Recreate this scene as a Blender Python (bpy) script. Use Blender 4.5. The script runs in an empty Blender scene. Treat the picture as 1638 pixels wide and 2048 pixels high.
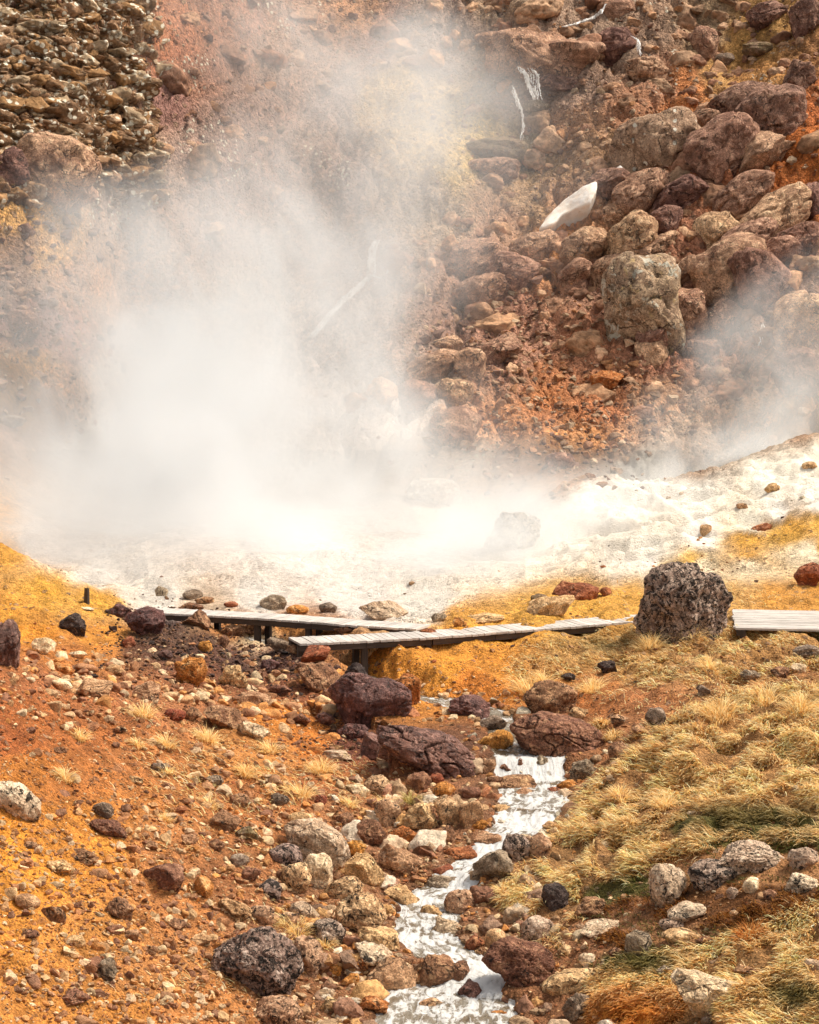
import bpy, math, random
import numpy as np
rng = np.random.default_rng(7)
random.seed(7)
sc = bpy.context.scene
COL = sc.collection
PI = math.pi

# ---------------------------------------------------------------- camera
F = 3988.0; CU = 819.0; CV = 1024.0; CAMZ = 4.6
PITCH = math.atan(324 / F); CP, SP = math.cos(PITCH), math.sin(PITCH)
cam = bpy.data.cameras.new('camera'); camo = bpy.data.objects.new('camera', cam); COL.objects.link(camo)
camo.location = (0, 0, CAMZ); camo.rotation_euler = (PI / 2 - PITCH, 0, 0)
cam.sensor_fit = 'VERTICAL'; cam.sensor_height = 36; cam.lens = 36 * F / 2048
cam.clip_start = .1; cam.clip_end = 2000
sc.camera = camo

def ray(u, v):
    a = (np.asarray(u, float) - CU) / F; b = (CV - np.asarray(v, float)) / F
    return np.stack(np.broadcast_arrays(a, CP + b * SP, -SP + b * CP), -1)
def atY(u, v, Y):
    d = ray(u, v); t = np.asarray(Y) / d[..., 1]
    return d * t[..., None] + np.array([0, 0, CAMZ])
def atZ(u, v, z):
    d = ray(u, v); t = (z - CAMZ) / d[..., 2]
    return d * t[..., None] + np.array([0, 0, CAMZ])
def proj(P):
    x, y, z = P[..., 0], P[..., 1], P[..., 2] - CAMZ
    fw = y * CP - z * SP; up = y * SP + z * CP
    return CU + F * x / fw, CV - F * up / fw

# ---------------------------------------------------------------- noise
_perm = rng.permutation(256); _perm = np.concatenate([_perm, _perm, _perm])
_g = rng.normal(size=(256, 3)); _g /= np.linalg.norm(_g, axis=1)[:, None]
def perlin(P):
    P = np.asarray(P, float); i = np.floor(P).astype(np.int64); f = P - i; i &= 255
    w = f * f * f * (f * (f * 6 - 15) + 10)
    out = 0
    for dx in (0, 1):
        wx = w[..., 0] if dx else 1 - w[..., 0]
        px = _perm[(i[..., 0] + dx) & 255]
        for dy in (0, 1):
            wy = w[..., 1] if dy else 1 - w[..., 1]
            py = _perm[px + ((i[..., 1] + dy) & 255)]
            for dz in (0, 1):
                wz = w[..., 2] if dz else 1 - w[..., 2]
                g = _g[_perm[py + ((i[..., 2] + dz) & 255)]]
                out = out + wx * wy * wz * (g[..., 0] * (f[..., 0] - dx) + g[..., 1] * (f[..., 1] - dy) + g[..., 2] * (f[..., 2] - dz))
    return out * 1.6
def fbm(P, o=4, g=.5):
    s = 0; a = 1.0
    for k in range(o):
        s = s + a * perlin(P * 2.03 ** k + 17.3 * k); a *= g
    return s
_r2 = rng.random((256, 4))
def worley2(x, y, jit=.9):
    """F1, F2, cell random (2-D)"""
    ix = np.floor(x).astype(np.int64); iy = np.floor(y).astype(np.int64)
    f1 = np.full(x.shape, 9.0); f2 = f1.copy(); cid = np.zeros(x.shape, np.int64)
    for dx in (-1, 0, 1):
        for dy in (-1, 0, 1):
            h = _perm[_perm[(ix + dx) & 255] + ((iy + dy) & 255)]
            cx = ix + dx + .5 + jit * (_r2[h, 0] - .5); cy = iy + dy + .5 + jit * (_r2[h, 1] - .5)
            d = np.hypot(x - cx, y - cy)
            m = d < f1
            f2 = np.where(m, f1, np.minimum(f2, d)); cid = np.where(m, h, cid); f1 = np.where(m, d, f1)
    return f1, f2, _r2[cid, 2]
def sstep(a, b, x):
    t = np.clip((x - a) / (b - a), 0, 1); return t * t * (3 - 2 * t)

# ---------------------------------------------------------------- mesh helper
def mk_mesh(name, V, Fc, mat=None, attrs=None, smooth=True):
    V = np.asarray(V, np.float32); Fc = np.asarray(Fc, np.int32)
    me = bpy.data.meshes.new(name); n, k = Fc.shape
    me.vertices.add(len(V)); me.vertices.foreach_set('co', V.ravel())
    me.loops.add(n * k); me.loops.foreach_set('vertex_index', Fc.ravel())
    me.polygons.add(n); me.polygons.foreach_set('loop_start', np.arange(n, dtype=np.int32) * k)
    me.update(calc_edges=True)
    me.polygons.foreach_set('use_smooth', np.full(n, smooth))
    for an, av in (attrs or {}).items():
        av = np.asarray(av, np.float32)
        if av.ndim == 2 and av.shape[1] == 3 and an == 'Col':
            at = me.attributes.new(an, 'FLOAT_COLOR', 'POINT')
            at.data.foreach_set('color', np.concatenate([av, np.ones((len(av), 1), np.float32)], 1).ravel())
        elif av.ndim == 2:
            at = me.attributes.new(an, 'FLOAT_VECTOR', 'POINT'); at.data.foreach_set('vector', av.ravel())
        else:
            at = me.attributes.new(an, 'FLOAT', 'POINT'); at.data.foreach_set('value', av.ravel())
    if mat: me.materials.append(mat)
    return me
def link(name, me, parent=None, **props):
    o = bpy.data.objects.new(name, me); COL.objects.link(o)
    if parent: o.parent = parent
    for k, v in props.items(): o[k] = v
    return o
def grid_faces(nr, nc):
    i = np.arange(nr - 1)[:, None] * nc + np.arange(nc - 1)[None, :]
    return np.stack([i, i + 1, i + nc + 1, i + nc], -1).reshape(-1, 4)

# ---------------------------------------------------------------- materials
class NT:
    def __init__(s, name, volume=False):
        s.m = bpy.data.materials.new(name); s.m.use_nodes = True; s.t = s.m.node_tree; s.t.nodes.clear()
        s.out = s.n('ShaderNodeOutputMaterial')
    def n(s, typ, ins=None, **kw):
        nd = s.t.nodes.new(typ)
        for k, v in kw.items(): setattr(nd, k, v)
        for k, v in (ins or {}).items():
            if isinstance(v, bpy.types.NodeSocket): s.t.links.new(v, nd.inputs[k])
            else: nd.inputs[k].default_value = v
        return nd
    def math(s, op, a, b=0.0, c=None, clamp=False):
        ins = {0: a, 1: b}
        if c is not None: ins[2] = c
        return s.n('ShaderNodeMath', ins, operation=op, use_clamp=clamp).outputs[0]
    def noise(s, vec, scale, detail=4, rough=.55, dist=0.0, out='Fac'):
        return s.n('ShaderNodeTexNoise', {'Vector': vec, 'Scale': scale, 'Detail': detail, 'Roughness': rough, 'Distortion': dist}).outputs[out]
    def ss(s, x, a, b, lo=0.0, hi=1.0):
        return s.n('ShaderNodeMapRange', {'Value': x, 'From Min': a, 'From Max': b, 'To Min': lo, 'To Max': hi}, interpolation_type='SMOOTHSTEP').outputs[0]
    def mix(s, fac, a, b, blend='MIX'):
        nd = s.n('ShaderNodeMix', data_type='RGBA', blend_type=blend)
        for k, v in ((0, fac), (6, a), (7, b)):
            if isinstance(v, bpy.types.NodeSocket): s.t.links.new(v, nd.inputs[k])
            elif k == 0: nd.inputs[0].default_value = v
            else: nd.inputs[k].default_value = (*v, 1) if len(v) == 3 else v
        return nd.outputs[2]
    def surf(s, col, rough, height=None, dist=.02, strength=1.0, spec=.3, **extra):
        b = s.n('ShaderNodeBsdfPrincipled', {'Base Color': col if isinstance(col, bpy.types.NodeSocket) else (*col, 1), 'Roughness': rough, 'Specular IOR Level': spec})
        for k, v in extra.items():
            k = k.replace('_', ' ')
            if isinstance(v, bpy.types.NodeSocket): s.t.links.new(v, b.inputs[k])
            else: b.inputs[k].default_value = v
        if height is not None:
            bp = s.n('ShaderNodeBump', {'Height': height, 'Distance': dist, 'Strength': strength})
            s.t.links.new(bp.outputs[0], b.inputs['Normal'])
        s.t.links.new(b.outputs[0], s.out.inputs['Surface']); return s.m

def rock_mat(name, c1, c2, c3, pit=.0, pitcol=(.02, .016, .014), sc_=1.0, rough=.85, wet=False):
    t = NT(name)
    tc = t.n('ShaderNodeTexCoord').outputs['Object']
    oi = t.n('ShaderNodeObjectInfo').outputs['Random']
    off = t.n('ShaderNodeVectorMath', {0: tc, 1: (0, 0, 0)}, operation='ADD')
    cmb = t.n('ShaderNodeCombineXYZ', {0: t.math('MULTIPLY', oi, 37.0), 1: t.math('MULTIPLY', oi, 91.0), 2: oi})
    t.t.links.new(cmb.outputs[0], off.inputs[1]); v = off.outputs[0]
    n1 = t.noise(v, 2.6 * sc_, 5, .62, .6)
    n2 = t.noise(v, 9 * sc_, 6, .7, .3)
    n3 = t.noise(v, 45 * sc_, 3, .7)
    col = t.mix(t.ss(n1, .38, .62), c1, c2)
    col = t.mix(t.ss(n2, .5, .68), col, c3)
    br = t.math('MULTIPLY', t.ss(n3, .28, .72, .52, 1.40), t.ss(n2, .36, .60, .72, 1.15))
    col = t.mix(1.0, col, t.n('ShaderNodeCombineColor', {0: br, 1: br, 2: br}).outputs[0], 'MULTIPLY')
    # per-object tint
    hs = t.n('ShaderNodeHueSaturation', {'Hue': t.ss(oi, 0, 1, .486, .503), 'Saturation': 1.0, 'Value': t.math('ADD', .8, t.math('MULTIPLY', oi, .45)), 'Color': col})
    col = hs.outputs[0]
    # narrow fissures
    cn = t.noise(v, 1.7 * sc_, 4, .6, .5); crack = t.ss(t.math('ABSOLUTE', t.math('SUBTRACT', cn, .5)), 0.0, .016)
    crack = t.math('MAXIMUM', crack, t.ss(n2, .52, .46))
    col = t.mix(t.math('MULTIPLY', t.math('SUBTRACT', 1.0, crack), .75), col, pitcol)
    if 'dotted' in name:
        dv_ = t.n('ShaderNodeTexVoronoi', {'Vector': v, 'Scale': 2.6}); dr_ = t.n('ShaderNodeSeparateColor', {0: dv_.outputs['Color']}).outputs
        col = t.mix(t.math('MULTIPLY', t.ss(dv_.outputs['Distance'], .30, .20), t.ss(dr_[0], .62, .66)), col, (.80, .74, .62))
    if 'lichened' in name:
        ln_ = t.noise(v, 1.5, 5, .72, .4); col = t.mix(t.ss(ln_, .56, .62), col, (.56, .52, .42)); col = t.mix(t.ss(ln_, .40, .34), col, (.60, .42, .20))
    h = t.math('ADD', t.math('MULTIPLY', n2, 1.2), t.math('MULTIPLY', n3, .35))
    h = t.math('ADD', h, t.math('MULTIPLY', crack, .5))
    if pit > 0:
        pn = t.noise(v, 13 * sc_, 4, .75, .8)
        pf = t.ss(pn, .665 - pit * .10, .70 - pit * .10)
        col = t.mix(t.math('MULTIPLY', pf, .93), col, pitcol)
        h = t.math('SUBTRACT', h, t.math('MULTIPLY', pf, .5))
    return t.surf(col, .55 if wet else rough, h, .055 / sc_, 1.0, .35 if wet else .25)

M = {}
M['tan'] = rock_mat('tan_rock', (0.630, 0.389, 0.195), (0.462, 0.257, 0.117), (0.714, 0.494, 0.273), .25)
M['tanp'] = rock_mat('tan_pitted_rock', (0.630, 0.399, 0.218), (0.483, 0.275, 0.140), (0.735, 0.513, 0.304), .95)
M['pale'] = rock_mat('pale_rock', (0.777, 0.589, 0.374), (0.630, 0.437, 0.250), (0.840, 0.684, 0.468), .1)
M['palep'] = rock_mat('pale_pitted_rock', (0.714, 0.541, 0.374), (0.567, 0.389, 0.250), (0.798, 0.636, 0.452), .9)
M['brown'] = rock_mat('brown_rock', (0.347, 0.180, 0.094), (0.231, 0.109, 0.058), (0.483, 0.285, 0.148), .5)
M['brownp'] = rock_mat('brown_pitted_rock', (.46, .33, .25), (.31, .205, .15), (.54, .43, .34), 1.5)
M['dark'] = rock_mat('dark_wet_rock', (.20, .088, .062), (.115, .052, .04), (.31, .17, .13), .3, wet=True)
M['black'] = rock_mat('black_rock', (.06, .043, .036), (.09, .06, .05), (.16, .12, .095), .3)
M['orange'] = rock_mat('orange_rock', (0.588, 0.247, 0.055), (0.441, 0.171, 0.039), (0.651, 0.399, 0.172), .35)
M['red'] = rock_mat('red_rock', (0.378, 0.123, 0.047), (0.252, 0.085, 0.039), (0.525, 0.257, 0.125), .3)
M['grey'] = rock_mat('grey_rock', (0.357, 0.266, 0.179), (0.231, 0.162, 0.101), (0.504, 0.399, 0.281), .4)
M['cliff'] = rock_mat('cliff_rock', (0.472, 0.270, 0.168), (0.319, 0.172, 0.106), (0.590, 0.380, 0.246), .1, sc_=.42)
M['clifft'] = rock_mat('ochre_cliff_rock', (0.590, 0.368, 0.213), (0.425, 0.241, 0.140), (0.708, 0.494, 0.302), .1, sc_=.42)
M['cliffdot'] = rock_mat('dotted_cliff_rock', (.46, .30, .19), (.34, .21, .13), (.54, .38, .25), .1, sc_=.42)
M['clifflich'] = rock_mat('lichened_cliff_rock', (.46, .32, .20), (.34, .22, .14), (.54, .40, .26), .1, sc_=.42)
M['cliffd'] = rock_mat('dark_cliff_rock', (0.307, 0.167, 0.112), (0.189, 0.098, 0.069), (0.425, 0.259, 0.174), .1, sc_=.42)
M['cliffw'] = rock_mat('bleached_cliff_rock', (.62, .55, .45), (.45, .37, .28), (.72, .66, .57), .3, sc_=.6)
M['moss'] = rock_mat('mossy_rock', (.27, .20, .09), (.22, .15, .08), (.33, .22, .14), .3, sc_=.6)
CNAME = dict(tan='tan', tanp='tan pitted', pale='pale', palep='pale pitted', brown='brown', brownp='brown pitted', dark='dark wet',
             black='black', orange='orange', red='reddish', grey='grey', cliff='brown', clifft='ochre brown', cliffdot='white dotted', clifflich='lichened', cliffd='dark brown', cliffw='bleached', moss='mossy')

# ---------------------------------------------------------------- terrain control points (pixel of the survey photo + distance)
cp = """0 2048 16.3|0 1800 18|0 1600 19.5|0 1400 21.5|0 1312 23|0 1290 28|0 1250 29.5|0 1200 31|0 1150 32.5|0 1085 34.5|0 1181 39|120 1183 39
250 2048 17.3|250 1800 18.8|250 1600 21|250 1450 23.5|250 1380 25.5|250 1330 28|250 1290 30|250 1250 31.5|120 1330 26.8|120 1400 23.5|120 1250 30
100 1130 34.5|170 1166 34.5|235 1203 34.5|240 1190 38.5|500 2048 18|500 1850 19.5|500 1650 21.8|500 1500 24.5|500 1400 27.5|500 1330 30|480 1300 32|380 1265 31.5
300 1200 36.8|600 1200 36.8|600 1150 40.8|350 1150 40.8|800 1180 38.3|350 1090 46|600 1090 46|0 1100 46|100 1050 50|350 1030 55|600 1030 55|850 1080 48
900 1238 32.3|1100 1240 31.6|1100 1217 33|1100 1190 35|1250 1190 34.8|1250 1160 37|950 1249 31.6|1200 1229 32|1400 1100 40|1638 1100 38|1638 1020 42|1638 1180 34.5|1450 1180 35|1450 1120 38.5
1638 1262 31|1638 1290 29.5|1638 1340 27.5|1638 1378 25.5|1638 1480 22.8|1638 1640 20.5|1638 1800 18.5|1638 2048 16.5
1350 1300 30|1350 1380 26.5|1350 1480 24.3|1350 1560 22.8|1350 1640 21.5|1350 1800 19.5|1350 2048 17.3|1200 1380 27.5|1200 1310 30.5|1200 1480 25.3
1000 1350 28.9|1000 1300 30.4|1000 1275 31.2|780 1345 28.6|780 1313 29.6|900 1297 30.3|1180 1257 32|640 1308 29.6|590 1306 30.2|420 1250 33.0|470 1246 33.3|540 1248 33.0|600 1252 32.8|520 1258 32.7|620 1262 32.5|340 1244 33.2|1150 1430 27|1180 1600 23.2|1120 1750 21.3|1130 1900 19.4|1150 2048 18
700 1560 24|700 1700 22|680 1850 20.2|640 2000 18.8|640 1430 27.6|780 1450 27
1000 1090 46|1180 962 51|1400 957 52|1500 932 52.5|1638 887 53.5|1100 1100 44|1250 1050 45|1450 1020 46|1638 950 48|1100 1010 49|1400 1006 56|1638 960 57|1200 1010 55
1400 900 62|1638 850 61|1100 940 60|900 980 60|600 980 62|350 960 62|100 950 58|0 900 56
0 800 60|350 800 68|600 800 68|850 800 65|1100 800 65|1400 800 65|1638 760 64
0 600 64|250 600 72|600 600 73|850 600 71|1100 600 71|1400 600 69.5|1638 560 68.5
0 400 67|200 400 71|600 400 79|900 400 77|1200 400 76|1638 350 73
0 200 71|250 200 73.5|600 200 84|900 200 83|1050 270 81.4|1050 120 82.6|1300 200 81|1638 150 78
0 0 75|250 0 78|600 0 88|1000 0 89|1300 0 87|1638 0 83
0 -400 88|250 -400 90|600 -400 100|1000 -400 101|1300 -400 99|1638 -400 95"""
C = np.array([[float(q) for q in p.split()] for p in cp.replace('\n', '|').split('|')])
ext = []
for u, v, Y in C:
    if u == 0: ext.append((-450, v - (25 if v > 1085 and Y < 36 else 0), Y - .4))
    if u == 1638: ext.append((2090, v - 25, Y))
C = np.concatenate([C, ext])
CPW = atY(C[:, 0], C[:, 1], C[:, 2])
def rc(x, y): return np.stack([x / y * F / 400, 3.2 * np.log(y / 20)], -1)
def tps(r2): return .5 * r2 * np.log(r2 + 1e-9)
_X = rc(CPW[:, 0], CPW[:, 1]); n_ = len(_X)
_K = tps(((_X[:, None] - _X[None]) ** 2).sum(-1)) + np.eye(n_) * .004
_P = np.concatenate([np.ones((n_, 1)), _X], 1)
_A = np.block([[_K, _P], [_P.T, np.zeros((3, 3))]])
_W = np.linalg.solve(_A, np.concatenate([CPW[:, 2], np.zeros(3)]))
def base_z(x, y):
    X = rc(x, y); sh = X.shape[:-1]; X = X.reshape(-1, 2); o = np.empty(len(X))
    for s in range(0, len(X), 60000):
        q = X[s:s + 60000]
        o[s:s + 60000] = tps(((q[:, None] - _X[None]) ** 2).sum(-1)) @ _W[:n_] + _W[n_] + q @ _W[n_ + 1:]
    return o.reshape(sh)

# stream bed: pixel centre, half width in metres, water level
st = [(880, 2150, .9, -1.80), (890, 2048, .88, -1.70), (900, 1985, .85, -1.64), (960, 1950, .36, -1.56), (905, 1915, .34, -1.47), (850, 1880, .38, -1.43),
      (860, 1835, .38, -1.36), (850, 1800, .34, -1.30), (900, 1775, .30, -1.24), (925, 1745, .27, -1.14), (965, 1715, .27, -1.08), (990, 1690, .27, -1.0),
      (1040, 1650, .34, -.9), (1070, 1600, .52, -.79), (1062, 1553, .54, -.69), (1058, 1516, .52, -.5), (1040, 1500, .42, -.49), (1000, 1450, .16, -.46),
      (975, 1425, .36, -.43), (895, 1405, .40, -.41), (830, 1398, .25, -.40), (690, 1345, .22, -.36), (590, 1308, .2, -.33), (530, 1286, .34, -.30), (480, 1279, .3, -.27)]
S = np.array([[*atZ(u, v, z), w] for u, v, w, z in st])
def stream_at(x, y):
    """distance to the centre line, half width, level, run along"""
    best = np.full(x.shape, 1e9); W_ = np.zeros(x.shape); Z_ = np.zeros(x.shape); L_ = np.zeros(x.shape); run = 0
    for a, b in zip(S[:-1], S[1:]):
        d = b[:2] - a[:2]; L = np.hypot(*d)
        t = np.clip(((x - a[0]) * d[0] + (y - a[1]) * d[1]) / L ** 2, 0, 1)
        D = np.hypot(x - a[0] - t * d[0], y - a[1] - t * d[1])
        m = D < best
        best = np.where(m, D, best); W_ = np.where(m, (.68 * a[3]) + .68 * t * (b[3] - a[3]), W_)
        Z_ = np.where(m, a[2] + t * (b[2] - a[2]), Z_); L_ = np.where(m, run + t * L, L_); run += L
    return best, W_, Z_, L_

# ---------------------------------------------------------------- zones by blobs (u, v, ru, rv)
def inpoly(u, v, poly):
    c = np.zeros(u.shape, bool); n = len(poly)
    for i in range(n):
        x1, y1 = poly[i]; x2, y2 = poly[(i + 1) % n]
        m = ((y1 > v) != (y2 > v)) & (u < (x2 - x1) * (v - y1) / (y2 - y1 + 1e-9) + x1)
        c ^= m
    return c
GR_MAIN = [(2100, 1330), (1640, 1372), (1530, 1375), (1400, 1405), (1280, 1470), (1230, 1530), (1170, 1590), (1130, 1650), (1070, 1720), (1010, 1765), (1000, 1800), (1060, 1835), (1150, 1840), (1230, 1770), (1330, 1715), (1480, 1680), (2100, 1670)]
GR_LOW = [(2100, 1800), (1640, 1805), (1540, 1850), (1400, 1900), (1260, 1915), (1180, 1965), (1170, 2060), (1180, 2300), (2100, 2300)]
GR_TOP = [(1050, 1300), (1270, 1252), (1460, 1255), (2100, 1290), (2100, 1330), (1560, 1340), (1420, 1385), (1300, 1370), (1200, 1330), (1070, 1385), (1010, 1350)]

# ---------------------------------------------------------------- terrain grid
def lin(a, b, n): return np.linspace(math.log(a), math.log(b), n, endpoint=False)
rows = np.exp(np.concatenate([lin(6, 14.5, 60), lin(14.5, 34, 480), lin(34, 58, 190), lin(58, 92, 520), lin(92, 135, 50)]))
cols = np.concatenate([np.linspace(-430, -60, 70, endpoint=False), np.linspace(-60, 1700, 640, endpoint=False), np.linspace(1700, 2070, 71)])
TA = (cols - CU) / F
GX = rows[:, None] * TA[None, :]; GY = np.repeat(rows[:, None], len(TA), 1)
near_fade = sstep(15.5, 12, GY)
BZ = base_z(GX, np.maximum(GY, 14.5))
GU, GV = proj(np.stack([GX, GY, BZ], -1))
# far edges keep rising gently
P3 = np.stack([GX, GY, BZ], -1)
cl = sstep(57, 62, GY)                                   # cliff
bas = sstep(35, 38, GY) * (1 - cl)                       # basin & white mound
fg = 1 - sstep(34, 37, GY)
warp = fbm(np.stack([GX / 5, BZ / 5, GY / 9], -1), 3)
# foreground relief
gr = ((inpoly(GU, GV, GR_MAIN) | inpoly(GU, GV, GR_LOW) | inpoly(GU, GV, GR_TOP))).astype(float)
def blur(a, k):
    for _ in range(2):
        for ax in (0, 1):
            c = np.cumsum(np.pad(a, [(k + 1, k) if i == ax else (0, 0) for i in (0, 1)], mode='edge'), axis=ax)
            a = (np.take(c, range(2 * k + 1, c.shape[ax]), ax) - np.take(c, range(0, c.shape[ax] - 2 * k - 1), ax)) / (2 * k + 1)
    return a
gr = blur(gr, 8)
dz = np.zeros_like(BZ)
q = np.stack([GX, GY, 0 * GX], -1)
dz += fg * (.10 * fbm(q * .7, 4) + .035 * fbm(q * 4.0, 3))
hum = np.abs(fbm(np.stack([GX * 1.1 + GY * .35, GY * .9 - GX * .3, 0 * GX + 3.3], -1), 3))
dz += gr * (.20 * (1 - hum * 1.7).clip(-.6, 1) - .06 + .05 * np.abs(fbm(q * 3.2 + 11, 2)))
w1, w2, wr = worley2(GX * 9 + warp, GY * 9)
dz += fg * (1 - gr) * .020 * (1 - w1 * 1.4) * (wr > .35)
w1, w2, wr = worley2(GX * 3.4 + .4 * warp, GY * 3.4)
dz += fg * (1 - gr) * .055 * (.5 - w1).clip(0, 1) * 2 * (wr > .6)
# basin and white mound
dz += bas * (.18 * fbm(q * .45, 5, .55) + .05 * np.abs(fbm(q * 2.5, 3)))
md = sstep(1000, 1200, GU) * bas
dz += md * (.25 * (1 - np.abs(fbm(np.stack([GX * .5 + GY * .25, GY * .35, 0 * GX], -1), 4)) * 2))
# cliff relief: worked in the plane of the face (x, height)
cz = BZ
f = np.stack([GX, cz, GY * .3], -1)
big = fbm(f / 7.0, 4)
dz += cl * 1.0 * big
# blocks following the dip of the beds
def block(scale, ax, amp, rotdeg, seed):
    global dz
    r = math.radians(rotdeg); a = GX * math.cos(r) + cz * math.sin(r); b = -GX * math.sin(r) + cz * math.cos(r)
    wx = fbm(f / scale * 1.2 + seed, 3) * .45
    F1, F2, R = worley2(a / scale / ax + wx + seed, b / scale + wx * .8 + seed * 2)
    e = sstep(0, .22, F2 - F1)
    return amp * ((R - .5) * .9 + e * .9 - F1 * .5)
ul = sstep(330, 270, GU + 20 * big) * sstep(520, 380, GV + 40 * big) * cl           # upper-left outcrop
rt = sstep(1020, 1180, GU + 60 * big) * cl * sstep(820, 650, GV - (GU - 1300) * .15 + 60 * big)  # right pillow slope
tp = sstep(330, 180, GV + 30 * big) * cl
mid = cl * (1 - ul) * (1 - rt)
soilm = sstep(.05, .45, fbm(f / 9 + 5, 3) + .15) * cl
dz += cl * (.55 + .45 * ul) * (block(1.6, 1.7, .55, 12, 3) * (1 - .55 * soilm) + block(.55, 1.5, .22, 15, 9) + block(.2, 1.4, .07, 5, 19))
def pillows(scale, ax, amp, rotdeg, seed):
    r = math.radians(rotdeg); a = GX * math.cos(r) + cz * math.sin(r); b = -GX * math.sin(r) + cz * math.cos(r)
    wx = fbm(f / scale * .9 + seed, 3) * .35
    F1, F2, R_ = worley2(a / scale / ax + wx + seed, b / scale + wx * .7 + seed * 2)
    return amp * (np.sqrt(np.clip(1 - F1 ** 2 * 1.3, 0, 1)) * (.6 + .4 * R_) + .35 * sstep(0, .16, F2 - F1) - .7)
rtm = rt * sstep(-.35, .15, fbm(f / 11 + 21, 3) + .25)
dz += rtm * (pillows(2.2, 1.55, 1.5, 28, 50) + pillows(.9, 1.5, .5, 30, 61))
dz += mid * (1 - soilm) * (pillows(2.0, 1.5, .9, 15, 77) + pillows(.7, 1.5, .3, 15, 81))
dz += ul * (1.3 + block(2.4, 1.9, .5, 6, 30) + .25 * pillows(.9, 1.9, .5, 5, 47))
led = sstep(960, 1040, GU) * sstep(1240, 1130, GU) * cl
tz = cz + .25 * fbm(f / 3, 3); dz += led * .55 * (np.floor(tz / 1.25) * 1.25 + sstep(.0, .25, np.mod(tz / 1.25, 1)) * 1.25 - tz) * 1.0 * sstep(330, 240, GV)
dz += cl * .10 * fbm(f * 1.6, 4, .6)
SD, SW, SZ, SL = stream_at(GX, GY)
Z = BZ + dz * (1 - near_fade * .7)
# carve the stream
edge = .06 * perlin(np.stack([GX * 3, GY * 3, 0 * GX + 8], -1)) + .05 * perlin(np.stack([GX * 9, GY * 9, 0 * GX + 8], -1))
k = sstep(1.0, -.05, (SD - SW + edge * 1.5) / .55)
bedz = SZ - .10 + .05 * fbm(q * 5, 2)
Z = Z * (1 - k) + np.minimum(bedz + np.clip(SD - SW + edge, 0, 1) * .5, Z + .4) * k
m_ = sstep(.02, .14, SD - SW + edge) * (SD < SW + 1.4) * (GY < 37.5)
Z = np.where(m_ > 0, np.maximum(Z, (SZ + .05) * m_ + Z * (1 - m_)), Z)
inb = (SD < SW + .02)
V = np.stack([GX, GY, Z], -1)
U_, V_ = proj(V)

def H(x, y):
    x = np.asarray(x, float); y = np.asarray(y, float)
    ca = np.interp(x / y, TA, np.arange(len(TA))); ra = np.interp(y, rows, np.arange(len(rows)))
    c0 = np.clip(ca.astype(int), 0, len(TA) - 2); r0 = np.clip(ra.astype(int), 0, len(rows) - 2); fc = ca - c0; fr = ra - r0
    return (Z[r0, c0] * (1 - fc) + Z[r0, c0 + 1] * fc) * (1 - fr) + (Z[r0 + 1, c0] * (1 - fc) + Z[r0 + 1, c0 + 1] * fc) * fr
def hit(u, v):
    """where the sight line of a photo pixel meets the ground"""
    d = ray(np.atleast_1d(u), np.atleast_1d(v)); Ys = rows[30:]
    out = np.empty((len(d), 3))
    for s in range(0, len(d), 2000):
        q = d[s:s + 2000]; t = Ys[None, :] / q[:, 1:2]
        x = q[:, 0:1] * t; z = CAMZ + q[:, 2:3] * t
        g = z - H(x, np.broadcast_to(Ys, x.shape)); neg = g < 0; i = np.argmax(neg, 1); i = np.where(neg.any(1), np.maximum(i, 1), len(Ys) - 1)
        r = np.arange(len(q)); g0 = g[r, i - 1]; g1 = g[r, i]; w = np.clip(g0 / (g0 - g1 + 1e-9), 0, 1)
        Y = Ys[i - 1] + w * (Ys[i] - Ys[i - 1]); tt = Y / q[:, 1]
        out[s:s + 2000] = q * tt[:, None] + np.array([0, 0, CAMZ])
    return out

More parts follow.
